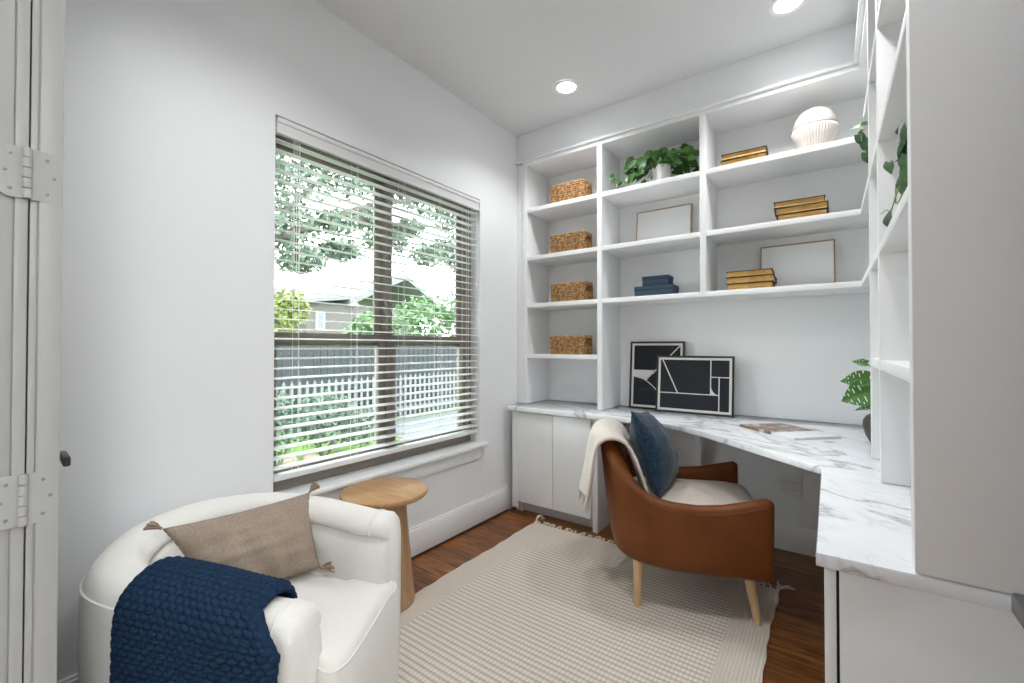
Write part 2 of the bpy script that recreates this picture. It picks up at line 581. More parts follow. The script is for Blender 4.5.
# ------------------------------------------------------------------ blinds
bl = thing('window_blind', 'wide white horizontal slat blind covering the brown framed window', 'blind', (-1.94, 1.595, WZ1))
BL0, BL1 = WY0 + .006, WY1 - .008
hy0, hy1 = BL0 - 1.595, BL1 - 1.595
w = MB()
w.box(.018, .036, hy0, hy1, -.078, -.009, .003)
w.box(.034, .042, hy0, hy1, -.030, -.009, .003)
w.box(.034, .040, hy0, hy1, -.078, -.064, .002)
w.build('valance', SLAT, bl)
MB().box(-.025, .017, hy0, hy1, -.055, -.004, .002).build('head_rail', SLAT, bl)
w = MB()
npitch = 34
z_top, z_bot = 2.075, 0.655
tilt = radians(5)
for i in range(npitch):
    z = z_top + (z_bot - z_top) * i / (npitch - 1) - WZ1
    prof = []
    for k in range(7):
        u = (k / 6 - .5) * .050
        crown = .0022 * (1 - (2 * u / .05) ** 2)
        prof.append((u * cos(tilt), z - u * sin(tilt) + crown))
    loop = [Vector((x, 0, zz + .0013)) for x, zz in prof] + [Vector((x, 0, zz - .0013)) for x, zz in reversed(prof)]
    rows = [[v + Vector((0, y, 0)) for v in loop] for y in (hy0 + .003, hy1 - .003)]
    w.grid(rows, cv=True, caps=(True, True))
w.build('slats', SLAT, bl, smooth=40)
MB().box(-.024, .026, hy0 + .003, hy1 - .003, .604 - WZ1, .628 - WZ1, .004).build('bottom_rail', SLAT, bl)
for y in (1.03, 1.33, 1.63, 1.91, 2.16):
    w = MB()
    for x in (-.027, .028):
        w.tube([(x, y - 1.595, -.06), (x, y - 1.595, .615 - WZ1)], .0011, 5)
    w.tube([(.0, y - 1.595 + .012, -.06), (.0, y - 1.595 + .012, .615 - WZ1)], .0009, 5)
    w.build('ladder_cord', CORD, bl)
w = MB()
w.tube([(.041, 1.00 - 1.595, -.07), (.041, 1.00 - 1.595, -.62)], .0012, 5)
w.tube([(.041, 1.01 - 1.595, -.07), (.041, 1.01 - 1.595, -.70)], .0012, 5)
w.build('lift_cord', CORD, bl)
w = MB()
w.tube([(.041, 2.225 - 1.595, -.07), (.041, 2.225 - 1.595, -.56)], .0012, 5)
w.lathe([(.002, 0), (.006, -.006), (.007, -.02), (.003, -.03)], (.041, 2.225 - 1.595, -.56), 10)
w.build('tilt_cord', CORD, bl, label='tilt cord with a small white tassel')

# ------------------------------------------------------------------ ceiling lights and added fill
LIGHTS = [(-1.291, 2.355, 'round recessed ceiling light nearest the window wall and bookcase corner'),
          (-0.145, 2.374, 'round recessed ceiling light at the upper right above the desk'),
          (-1.10, 0.80, 'added recessed ceiling light, out of view above the white barrel chair'),  # this and the next are added out of view for more light
          (-0.145, 1.05, 'added recessed ceiling light, out of view just inside the doorway')]
for x, y, lab in LIGHTS:
    t = thing('recessed_light', lab, 'ceiling light', (x, y, CZ), 0, 'recessed ceiling lights')
    MB().lathe([(.078, -.0015), (.078, -.005), (.066, -.0075), (.056, -.004), (.056, -.0015)], n=40, cap0=False, cap1=False).build('trim_ring', TRIM, t)
    MB().lathe([(.0001, -.0035), (.0555, -.0035), (.0555, -.001), (.0001, -.001)], n=40, cap0=False, cap1=False).build('lens', LENS, t)
    ld = bpy.data.lights.new('downlight_beam', 'SPOT')
    ld.energy = SPOT_W
    ld.color = (.985, .995, 1.0)
    ld.spot_size = radians(142)
    ld.spot_blend = .75
    ld.shadow_soft_size = .05
    lo = bpy.data.objects.new('downlight_beam', ld)
    COL.objects.link(lo)
    lo.parent = t
    lo.location = (0, 0, -.062)
for x, y, lab in ((1.45, -.8, 'unseen fill panel added in the hall nearer the doorway'), (2.45, -.8, 'unseen fill panel added at the far right end of the hall')):  # glowing panels added out of view to brighten the left wall
    t = thing('hall_fill_panel', lab, 'ceiling light', (x, y, CZ), 0, 'added hall fill panels')
    b = MB()
    for a0, a1, b0, b1 in ((-.32, .32, -.32, -.30), (-.32, .32, .30, .32), (-.32, -.30, -.30, .30), (.30, .32, -.30, .30)):
        b.box(a0, a1, b0, b1, -.02, -.001)
    b.build('frame', TRIM, t)
    MB().box(-.30, .30, -.30, .30, -.012, -.001).build('diffuser', FILLM, t)

# ------------------------------------------------------------------ back bookcase
bc = thing('bookcase', 'white built in bookcase of three bays above the marble desk on the back wall', 'bookcase', (0, 0, .762))
Z0 = .762
def bcb(name, boxes, parent=None, bev=.0015, base=Z0, m=CASE, **kw):
    b = MB()
    for x0, x1, y0, y1, z0, z1 in boxes:
        b.box(x0, x1, y0, y1, z0 - base, z1 - base, bev)
    return b.build(name, m, parent if parent else bc, **kw)
SB = 3.0
TOPZ = 2.520
bcb('back_panel', [(-1.84, RWX - .012, SB, 3.018, Z0, 2.552)])
bcb('side_panel', [(-1.845, -1.808, BY, SB, Z0, TOPZ)])
bcb('filler_strip', [(WX + .001, -1.845, BY + .012, BY + .03, Z0, 2.55)])
bcb('divider', [(-1.247, -1.211, BY, SB, Z0, TOPZ)])
bcb('divider', [(-.604, -.570, BY, SB, 1.467, TOPZ)])
bcb('top_panel', [(-1.845, RWX - .012, BY, SB, TOPZ, 2.552)])
T = .030
for z in (2.200, 1.845, 1.497, 1.126):
    bcb('shelf', [(-1.808, -1.247, BY + .001, SB, z - T, z)])
for z in (2.200, 1.845):
    bcb('shelf', [(-1.211, -.604, BY + .001, SB, z - T, z)])
bcb('shelf', [(-1.211, -.604, BY + .001, SB, 1.467, 1.497)])
for z in (2.200, 1.845, 1.497):
    bcb('shelf', [(-.570, RWX - .012, BY + .001, SB, z - T, z)])

# ------------------------------------------------------------------ right bookcase
rc = thing('bookcase', 'white built in bookcase on the right with a broad plain end panel facing the doorway', 'bookcase', (RX, 1.10, .762))
def rcb(name, boxes, bev=.0015):
    b = MB()
    for x0, x1, y0, y1, z0, z1 in boxes:
        b.box(x0 - RX, x1 - RX, y0 - 1.10, y1 - 1.10, z0 - Z0, z1 - Z0, bev)
    return b.build(name, CASE, rc)
R1 = RWX - .012
rcb('end_panel', [(RX, R1 + .01, 1.10, 1.140, Z0, 2.552)])
rcb('back_panel', [(R1, RWX - .001, 1.14, BY - .002, Z0, 2.552)])
rcb('divider', [(RX, R1, 1.765, 1.800, Z0, TOPZ)])
rcb('divider', [(RX, R1, 2.120, 2.155, Z0, TOPZ)])
rcb('top_panel', [(RX, R1, 1.14, BY - .002, TOPZ, 2.552)])
for y0, y1, zs in ((1.14, 1.765, (2.2, 1.845, 1.497, 1.138)), (1.80, 2.12, (2.2, 1.845, 1.497, 1.138)), (2.155, BY - .002, (2.2, 1.845, 1.497))):
    for z in zs:
        rcb('shelf', [(RX + .001, R1, y0, y1, z - T, z)])

# ------------------------------------------------------------------ countertop
ctp = []
ctp.append((-1.872, 3.015)); ctp.append((-1.872, 2.535)); ctp.append((-1.853, 2.515))
# straight run, rounded inside corner, diagonal run
A, B_, C_ = Vector((-.99, 2.50, 0)), Vector((-.70, 2.50, 0)), Vector((-.46, 2.283, 0))
for i in range(13):
    t = i / 12
    p = A * (1 - t) ** 2 + B_ * 2 * t * (1 - t) + C_ * t * t
    ctp.append((p.x, p.y))
ctp += [(-.026, 1.890), (-.026, 1.10), (RWX - .003, 1.10), (RWX - .003, 3.015)]
b = MB()
n = len(ctp)
def inset_loop(pts, d):
    out = []
    for i in range(len(pts)):
        p0, p1, p2 = Vector(pts[i - 1]), Vector(pts[i]), Vector(pts[(i + 1) % len(pts)])
        e1, e2 = (p1 - p0).normalized(), (p2 - p1).normalized()
        n1, n2 = Vector((-e1.y, e1.x)), Vector((-e2.y, e2.x))
        m = (n1 + n2)
        m = m / max(.3, m.length_squared) * 2 * .5 * 2 if False else m.normalized() / max(.5, m.normalized().dot(n1))
        out.append(p1 + m * d)
    return out
rows = []
for d, z in ((.004, .730), (.001, .7315), (0, .735), (0, .754), (.0015, .758), (.006, .760)):
    rows.append([Vector((p.x, p.y, z - .73)) for p in inset_loop([Vector(q) for q in ctp], d)])
b.grid(rows, cv=True, caps=(True, True))
ct = b.build('countertop', MARBLE, smooth=40, loc=(0, 0, .73))
tag(ct, 'white grey-veined marble desktop wrapping the back wall corner and right wall', 'countertop')

# ------------------------------------------------------------------ base cabinets
cb = thing('base_cabinet', 'white two door cabinet under the marble at the window corner', 'cabinet', (-1.55, 2.56, 0))
def cbb(name, boxes, m=CASE, parent=cb, o=(-1.55, 2.56, 0), bev=.0015):
    b = MB()
    for x0, x1, y0, y1, z0, z1 in boxes:
        b.box(x0 - o[0], x1 - o[0], y0 - o[1], y1 - o[1], z0 - o[2], z1 - o[2], bev)
    return b.build(name, m, parent)
cbb('carcass', [(-1.80, -1.230, 2.58, 3.0, .085, .7285)])
cbb('end_panel', [(-1.230, -1.196, 2.580, 3.002, 0, .7285)])
cbb('filler_strip', [(-1.856, -1.80, 2.572, 2.60, .035, .7285)])
cbb('plinth_foot', [(-1.85, -1.795, 2.615, 2.66, 0, .085)])
cbb('toe_kick', [(-1.795, -1.230, 2.645, 2.66, 0, .085)], TOEK)
cbb('door', [(-1.797, -1.514, 2.559, 2.579, .088, .715)])
cbb('door', [(-1.510, -1.233, 2.559, 2.579, .088, .715)])
rcab = thing('base_cabinet', 'white plain fronted cabinet under the marble at the right foreground', 'cabinet', (.2, 1.2, 0))
O2 = (.2, 1.2, 0)
cbb('end_panel', [(.0125, RWX - .003, 1.118, 1.138, 0, .7285)], CASE, rcab, O2)
cbb('front_stile', [(-.0125, .0075, 1.118, 1.75, .0, .7285)], CASE, rcab, O2)
cbb('carcass', [(.0075, RWX - .003, 1.142, 1.75, 0, .7285)], CASE, rcab, O2)
cbb('shadow_gap', [(.0075, .0130, 1.127, 1.1421, 0, .7285)], DARK, rcab, O2, 0)
# desk bracket under the back counter
b = MB()
prof = [(3.004, .7285), (2.78, .7285), (2.78, .705), (2.87, .68), (2.925, .62), (2.945, .54), (2.95, .20), (3.004, .20)]
b.poly([(-.69, y, z) for y, z in prof], (.028, 0, 0))
o = b.build('desk_bracket', CASE, smooth=25)
tag(o, 'curved white support bracket under the middle of the desk', 'bracket')
# cable chase boxed out on the knee wall
b = MB().box(-.125, .13, 2.985, 3.004, .163, .7285, .002)
o = b.build('chase_panel', CASE)
tag(o, 'boxed out white panel under the desk right of the outlet', 'panel')
# outlet
ot = thing('wall_outlet', 'double outlet plate on the shaded wall under the desk', 'outlet', (-.195, 3.018, .372))
MB().box(-.06, .06, -.006, .0, -.062, .062, .003).build('cover_plate', OUTLET, ot)
for dx in (-.028, .028):
    r = MB()
    for dz in (-.022, .022):
        r.lathe([(.0001, 0), (.0155, 0), (.0165, .002), (.0165, .004)], n=20, cap0=False, cap1=False)
        for v in list(r.bm.verts)[-80:]:
            x, y, z = v.co
            v.co = Vector((x + dx, -.008 + z, y + dz))
    rec = r.build('receptacle', OUTLET, ot)
    for dz in (-.022, .022):
        for q in (-.006, .006):
            MB().box(dx + q - .001, dx + q + .001, -.0088, -.0078, dz - .002, dz + .007).build('slot', DARK, rec)

# ------------------------------------------------------------------ doors
# left leaf: swung back against the front wall, hinged on the left jamb
JX = -1.135
jm = MB()
jm.box(DX0, JX - .004, -.02, 0.1090, 0, DZ, .001)
jm.box(DX0, JX, .1100, 0.1261, 0, DZ, .002)
jm.box(DX0, JX - .006, .108, 0.1105, 0, DZ)
jm.box(DX1 - .02, DX1, -.02, 0.122, 0, DZ, .002)
jm.box(JX, DX1 - .02, -.02, 0.122, DZ - .02, DZ, .002)
# rounded bead of the casing on the room side
struct('trim_6', jm, DOORSHADE, 'shade-toned grey door jamb lining at the left edge')
d1 = struct_empty('door_1', (JX, .1278, 0), 'shade-toned grey door leaf opened flat along the front wall, hinges facing the doorway', 0)
sl = Matrix.Rotation(radians(-4.6), 4, 'Z')   # leaf runs to -X, drifting slightly into the room
def dleaf(b, name, m, parent, smooth=30):
    return b.build(name, m, parent, smooth)
b = MB()
b.box(-.70, -.0015, 0.0, .0095, .012, 2.43, .0015, M=sl)
b.box(-.70, 0, .0110, .0405, .012, 2.43, .002, M=sl)
b.box(-.70, -.004, .0090, .0115, .012, 2.43, M=sl)
leaf = dleaf(b, 'door_leaf', DOORSHADE, d1)
for z in (1.482, .915, 2.22, .25):
    h = MB()
    zh = .0445
    # leaf on the door edge, rounded far corners
    def rounded(y0, y1, x):
        pts = [(x, y0, z - zh)]
        R = .015
        for k in range(7):
            a = -pi / 2 + k * pi / 12
            pts.append((x, y1 - R + R * cos(a), z - zh + R + R * sin(a)))
        for k in range(7):
            a = k * pi / 12
            pts.append((x, y1 - R + R * cos(a), z + zh - R + R * sin(a)))
        pts.append((x, y0, z + zh))
        return pts
    h.poly(rounded(.000, .0375, .0005), (.002, 0, 0))
    # leaf on the jamb
    h.poly([(x, -y - .008, zz) for x, y, zz in rounded(.000, .030, .0005)], (.002, 0, 0))
    hg = h.build('hinge', HINGE, d1, smooth=30)
    k = MB()
    seg = 2 * zh / 5
    for i in range(5):
        k.lathe([(.0001, .0005), (.0055, .0005), (.006, .0012), (.006, seg - .0012), (.0055, seg - .0005), (.0001, seg - .0005)], (.0055, -.0045, z - zh + i * seg), 16, False, False)
    k.build('knuckle', HINGE, hg)
    s = MB()
    for (yy, zz) in ((.020, .030), (.029, 0), (.020, -.030), (-.024, .030), (-.030, 0), (-.024, -.030)):
        s.lathe([(.0001, .0), (.0026, .0), (.003, -.0008), (.003, -.0015)], (0, 0, 0), 10, False, False)
        for v in list(s.bm.verts)[-40:]:
            x, y, q = v.co
            v.co = Vector((.0030 + q * .3, yy + x, z + zz + y))
    s.build('screw', SCREW, hg)
def lever(parent, M, name='lever_handle'):
    b = MB()
    prof = [(.0001, 0), (.025, 0), (.026, .004), (.022, .009), (.0001, .009)]
    b.lathe(prof, n=24, cap0=False, cap1=False)
    b.tube([(0, 0, .008), (0, 0, .05)], .009, 12)
    b.box(-.012, .105, -.013, .013, .044, .060, .004)
    for v in b.bm.verts:
        v.co = M @ v.co
    return b.build(name, DARKMETAL, parent)
# local z of lever -> room side (+Y), local x -> along the leaf towards the hinge
ML = sl @ Matrix.Translation((-.672, .0405, .865)) @ Matrix(((1, 0, 0, 0), (0, 0, 1, 0), (0, 1, 0, 0), (0, 0, 0, 1)))
lever(d1, ML)
# right leaf, opened against the right wall
d2 = struct_empty('door_2', (.255, .13, 0), 'shade-toned grey right door leaf opened along the right wall', 0)
b = MB()
b.box(-.02, .02, 0, .70, .012, 2.43, .003)
b.build('door_leaf', DOORSHADE, d2)
MR = Matrix.Translation((-.02, .645, .872)) @ Matrix.Rotation(radians(-90), 4, 'Y') @ Matrix.Rotation(radians(90), 4, 'Z') @ Matrix.Rotation(radians(180), 4, 'Z')
lever(d2, MR)

# ------------------------------------------------------------------ rug
rg = thing('area_rug', 'large beige woven rug with flat border bands and fringed ends on the oak floor', 'rug', (-.905, 1.29, 0))
rx, ry = .70, 1.195
BW = .15
def rug_edge(t, k):
    return .0025 * sin(t * 41 + k) + .0035 * sin(t * 11 + k * 2)
def rug_grid(x0, x1, y0, y1, nx, ny):
    rows = []
    for i in range(nx + 1):
        col = []
        for j in range(ny + 1):
            x = x0 + (x1 - x0) * i / nx
            y = y0 + (y1 - y0) * j / ny
            if abs(abs(x) - rx) < 1e-4:
                x += rug_edge(y, 1 if x > 0 else 3)
            if abs(abs(y) - ry) < 1e-4:
                y += rug_edge(x, 5)
            col.append(Vector((x, y, .009 + .0012 * noise.noise(Vector((x * 4, y * 4, 0))))))
        rows.append(col)
    return rows
b = MB()
b.grid(rug_grid(-rx + BW, rx - BW, -ry + .17, ry - .17, 10, 20))
b.build('field', RUGF, rg)
b = MB()
b.grid(rug_grid(-rx, -rx + BW, -ry, ry, 2, 150))
b.grid(rug_grid(rx - BW, rx, -ry, ry, 2, 150))
b.grid(rug_grid(-rx + BW, rx - BW, -ry, -ry + .17, 60, 2))
b.grid(rug_grid(-rx + BW, rx - BW, ry - .17, ry, 60, 2))
ext = bmesh.ops.extrude_face_region(b.bm, geom=[f for f in b.bm.faces])
for v in [g for g in ext['geom'] if isinstance(g, bmesh.types.BMVert)]:
    v.co.z = .001
b.build('border', RUGB, rg)
for end in (-1, 1):
    b = MB()
    k = int(2 * rx / .026)
    for i in range(k):
        x = -rx + .012 + i * (2 * rx - .024) / (k - 1)
        y = end * (ry - .006)
        L = random.uniform(.030, .052)
        a = random.uniform(-.5, .5)
        pts = []
        for j in range(6):
            t = j / 5
            pts.append((x + sin(a) * L * t + .004 * sin(t * 5 + i), y + end * L * t, .008 + .010 * sin(pi * min(1, t * 1.2)) * random.uniform(.4, 1) - .003 * t))
        b.tube(pts, lambda t: .0048 - .0012 * t + (.0022 if t > .75 else 0), 6)
    b.build('fringe', THROW, rg)
# long knotted tassels on the two far corners
for sx in (1, -1):
    b = MB()
    x = sx * (rx - .006)
    b.tube([(x, ry - .012, .006), (x, ry + .004, .010), (x + sx * .002, ry + .016, .009)], .007, 8)
    for q in range(5):
        L = random.uniform(.05, .085)
        a = sx * random.uniform(-.2, 1.1) if sx > 0 else random.uniform(-.1, .5)
        pts = [(x + sin(a) * L * t, ry + cos(a) * L * t, .009 + (.035 * sin(pi * t) if sx < 0 else .008 * sin(pi * t))) for t in [j / 5 for j in range(6)]]
        b.tube(pts, .004, 6)
    b.build('corner_tassel', THROW, rg)

# ------------------------------------------------------------------ side table
st = thing('side_table', 'round oak pedestal side table between the white chair and the window', 'table', (-1.67, 1.31, .0105))
b = MB()
b.lathe([(.0001, .482), (.178, .482), (.188, .486), (.195, .494), (.196, .502), (.193, .508), (.187, .511), (.0001, .511)], n=64, cap0=False, cap1=False)
b.build('table_top', OAK, st)
b = MB()
b.lathe([(.0001, .001), (.132, .001), (.137, .006), (.135, .03), (.112, .25), (.094, .47), (.094, .4825), (.0001, .4825)], n=56, cap0=False, cap1=False)
b.build('pedestal', OAKV, st)

# ------------------------------------------------------------------ white barrel chair
bch = thing('barrel_chair', 'white fabric barrel chair under the window beside the oak side table', 'armchair', (-1.33, .62, 0))
CO = Vector((-1.33, .62, 0))
cpath = [(-1.19, .975), (-1.265, .938), (-1.37, .915), (-1.51, .880), (-1.67, .80), (-1.765, .66), (-1.75, .525), (-1.665, .405), (-1.555, .338), (-1.45, .355), (-1.36, .400), (-1.25, .452), (-1.13, .502), (-1.005, .570)]
CP = resample([Vector((x, y, 0)) for x, y in [(p[0], p[1]) for p in [(v.x, v.y) for v in catmull([(a, b, 0) for a, b in cpath], 10)]]], 90)
RZ = .640
def cnormal(i):
    a, b = CP[max(0, i - 1)], CP[min(len(CP) - 1, i + 1)]
    t = (b - a).normalized()
    return Vector((t.y, -t.x, 0)) * -1 if False else Vector((-t.y, t.x, 0)) * -1
# outward side: away from the chair centre
def outward(i):
    nrm = cnormal(i)
    c = Vector((-1.40, .63, 0))
    return nrm if (CP[i] - c).dot(nrm) > 0 else -nrm
OUTN = [outward(i) for i in range(len(CP))]
def zmul(i):
    # the rim falls gently from the back towards both arm fronts
    t = i / (NS - 1)
    lo = 1 - .055 * min(1, max(0, (t - .54) / .14)) - .075 * max(0, (t - .68) / .32)
    return min(lo, 1 - .03 * max(0, (.30 - t) / .30))
def section(zs=1.0):
    """(offset outward, z) clockwise from outer bottom to inner bottom"""
    s = [(.020, .035), (.040, .06), (.056, .14), (.066, .26), (.070, .40), (.070, .52), (.067, .575), (.058, .608), (.042, .628), (.020, .638), (-.005, .640), (-.030, .636), (-.050, .624), (-.062, .612), (-.069, .597), (-.067, .585), (-.057, .577), (-.051, .573), (-.058, .569), (-.069, .556), (-.075, .50), (-.075, .41), (-.072, .30), (-.05, .10), (-.03, .035)]
    return s
SEC = section()
NS = len(CP)
def end_scale(i):
    d = min(i, NS - 1 - i) * 0.0225
    R = .035
    return 1.0 if d >= R else sqrt(max(.0, 1 - (1 - d / R) ** 2)) * .55 + .45
rows = []
for i in range(NS):
    e = end_scale(i)
    p = CP[i] - CO
    rows.append([p + OUTN[i] * (o * (.55 + .45 * e)) + Vector((0, 0, .03 + (z * zmul(i) - .03) * (.955 + .045 * e))) for o, z in SEC])
b = MB()
b.grid(rows, cv=True, caps=(True, True))
b.build('back_and_arms', BOUCLE, bch, smooth=60)
# piping along outer rim and arm fronts
b = MB()
b.tube([CP[i] - CO + OUTN[i] * .066 + Vector((0, 0, .584 * zmul(i))) for i in range(3, NS - 3)], .0035, 6)
for i in (3, NS - 4):
    pts = [CP[i] - CO + OUTN[i] * o * .99 + Vector((0, 0, z * zmul(i))) for o, z in SEC[1:17]]
    b.tube(pts, .0035, 6)
b.build('piping', BOUCLE, bch)
# seat: fills the C and bulges out at the front
inner = [CP[i] + OUTN[i] * -.060 for i in range(2, NS - 2)]
front = catmull([inner[-1], (-.985, .610, 0), (-.978, .655, 0), (-1.015, .725, 0), (-1.07, .815, 0), (-1.125, .900, 0), (-1.155, .955, 0), CP[1] + OUTN[1] * .02], 8)
loop = [v.copy() for v in inner] + [v.copy() for v in front[1:-1]]
cen = Vector((-1.33, .66, 0))
b = MB()
rows = []
for k, z in ((.90, .035), (.955, .05), (.985, .10), (1.02, .20), (1.025, .30), (1.01, .365), (.985, .395), (.955, .410), (.90, .418), (.7, .427), (.4, .433), (.12, .435)):
    rows.append([cen + (v - cen) * k - CO + Vector((0, 0, z)) for v in loop])
b.grid(rows, cv=True, caps=(True, True))
b.build('seat', BOUCLE, bch, smooth=60)
b = MB()
b.tube([cen + (v - cen) * .992 - CO + Vector((0, 0, .392)) for v in front[1:-1]], .003, 6)
b.build('seat_piping', BOUCLE, bch)

def pillow_mesh(TL, TR, BL, BR, thick, n=28, pinch=.05, wrinkle=0.0, seed=0):
    """two bulged skins over four corners"""
    TL, TR, BL, BR = map(Vector, (TL, TR, BL, BR))
    nrm = (TR - TL).cross(BL - TL).normalized()
    b = MB()
    def P(u, v, side):
        # pinch edges inward between the corners
        uu, vv = u * 2 - 1, v * 2 - 1
        pu = uu * (1 - pinch * (1 - vv * vv))
        pv = vv * (1 - pinch * (1 - uu * uu))
        a, c = (pu + 1) / 2, (pv + 1) / 2
        base = (TL * (1 - a) + TR * a) * (1 - c) + (BL * (1 - a) + BR * a) * c
        h = max(0, (1 - uu ** 2)) ** .55 * max(0, (1 - vv ** 2)) ** .55
        w_ = wrinkle * noise.noise(Vector((u * 7 + seed, v * 3, side))) * (h ** .5) + wrinkle * .8 * noise.noise(Vector((u * 2.2 + seed, v * 9, side + 5))) * (h ** .5)
        return base + nrm * side * (thick * h + w_ + .0012)
    for side in (1, -1):
        b.grid([[P(i / n, j / n, side) for j in range(n + 1)] for i in range(n + 1)])
    bmesh.ops.remove_doubles(b.bm, verts=b.bm.verts[:], dist=.003)
    return b, nrm

# taupe lumbar pillow
PTL, PTR, PBR, PBL = Vector((-1.545, .436, .662)), Vector((-1.535, .870, .652)), Vector((-1.365, .812, .452)), Vector((-1.40, .51, .452))
lp = thing('lumbar_pillow', 'taupe tasselled lumbar pillow leaning in the white barrel chair', 'pillow', (-1.40, .62, .435))
PO = Vector((-1.40, .62, .435))
b, nr = pillow_mesh(PTL - PO, PTR - PO, PBL - PO, PBR - PO, .070, 40, .065, .012, 3)
b.build('cushion', PILTAN, lp, smooth=180)
for q, dirv in ((PTL, (-.2, -.6, .5)), (PTR, (-.1, .7, .5)), (PBR, (.4, .8, -.02))):
    d = Vector(dirv).normalized()
    b = MB()
    base = q - PO
    b.tube([base, base + d * .008], .0045, 8)
    for k in range(26):
        a = random.uniform(0, 2 * pi)
        r = random.uniform(.1, 1)
        x = d.orthogonal().normalized()
        y = d.cross(x)
        off = (x * cos(a) + y * sin(a)) * r
        pts = [base + d * .006 + off * .003, base + d * .016 + off * .010, base + d * .030 + off * .015 + Vector((0, 0, -.003)), base + d * .042 + off * .017 + Vector((0, 0, -.009))]
        b.tube(pts, .0022, 5)
    b.build('tassel', TASSEL, lp)

# navy knit blanket over the near arm
def blanket():
    # stations of the C path along the near arm
    i0 = next(i for i in range(55, NS) if CP[i].x > -1.41)
    i1 = next(i for i in range(55, NS) if CP[i].x > -1.105)
    NU, NV = 210, 300
    def arm(s):               # s float station
        s = max(0, min(NS - 1.001, s))
        i = int(s)
        f = s - i
        return CP[i].lerp(CP[i + 1], f), OUTN[i].lerp(OUTN[i + 1], f).normalized()
    # cross profile: arc length param from inner side over the top down the outside
    prof = catmull([(-.088, .475, 0), (-.092, .53, 0), (-.088, .59, 0), (-.066, .640, 0), (-.02, .664, 0), (.03, .660, 0), (.078, .628, 0), (.096, .575, 0), (.102, .48, 0), (.108, .36, 0), (.112, .22, 0), (.114, .06, 0)], 12)
    prof = resample(prof, NV)
    L = sum((a - c).length for a, c in zip(prof, prof[1:]))
    rows = []
    W = sum((CP[i] - CP[i + 1]).length for i in range(i0, i1))
    rs, cs = .0140, .0200     # stitch pitch
    for iu in range(NU + 1):
        u = iu / NU
        row = []
        for iv, p in enumerate(prof):
            v = iv / (NV - 1)
            # side edges wander a little and flare out towards the hem
            a0 = i0 - 1.2 * sin(v * 6) * .3 + (0.5 if v < .2 else 0)
            a1 = i1 + .5 * sin(v * 5 + 1) + 4.3 * min(1, max(0, v - .32) / .10)
            # inner flap is shorter towards the left end
            c, nrm = arm(a0 + (a1 - a0) * u)
            x = p.x + .008 * sin(u * 9) * max(0, v - .35)
            lu, lv = u * W, v * L
            r = math.floor(lv / rs)
            ph = lu / cs + (.5 if r % 2 else 0)
            fx = ph - math.floor(ph) - .5
            fy = lv / rs - r - .5
            st = max(0, 1 - (abs(fx) / .5) ** 2.2) * max(0, 1 - (abs(fy + fx * .25) / .62) ** 2.2)
            edge = min(u, 1 - u) * W
            h = .013 * st ** .55 * (.4 + .6 * min(1, edge / .02))
            # displacement direction: rough normal of the profile
            q0, q1 = prof[max(0, iv - 1)], prof[min(NV - 1, iv + 1)]
            t = (q1 - q0).normalized()
            nx, nz = -t.y, t.x
            if nx * (p.x) + nz * (p.y - .55) < 0 and iv < NV * .6:
                nx, nz = -nx, -nz
            if iv >= NV * .4:
                nx, nz = abs(nx), abs(nz)
            curl = .010 * (1 - min(1, edge / .018)) ** 2
            row.append(c - CO + nrm * (x + nx * (h - curl)) + Vector((0, 0, p.y * zmul(a0 + (a1 - a0) * u) + nz * (h - curl))))
        rows.append(row)
    b = MB()
    b.grid(rows)
    return b
b = blanket()
bko = b.build('knit_blanket', KNIT, smooth=180, loc=CO)
so = bko.modifiers.new('thick', 'SOLIDIFY')
so.thickness = .010
so.offset = 0
tag(bko, 'chunky navy knit blanket draped over the near arm of the white chair', 'blanket')

# ------------------------------------------------------------------ tan leather chair
CA = radians(21)
CUV = (Vector((cos(CA), sin(CA), 0)), Vector((-sin(CA), cos(CA), 0)))
near0 = Vector((-.47, 2.02, 0)) - .04 * CUV[1]
CO3 = near0 + .325 * CUV[1]
lc = thing('armchair', 'tan leather armchair with pale wooden legs pulled up to the marble desk', 'armchair', CO3, CA)
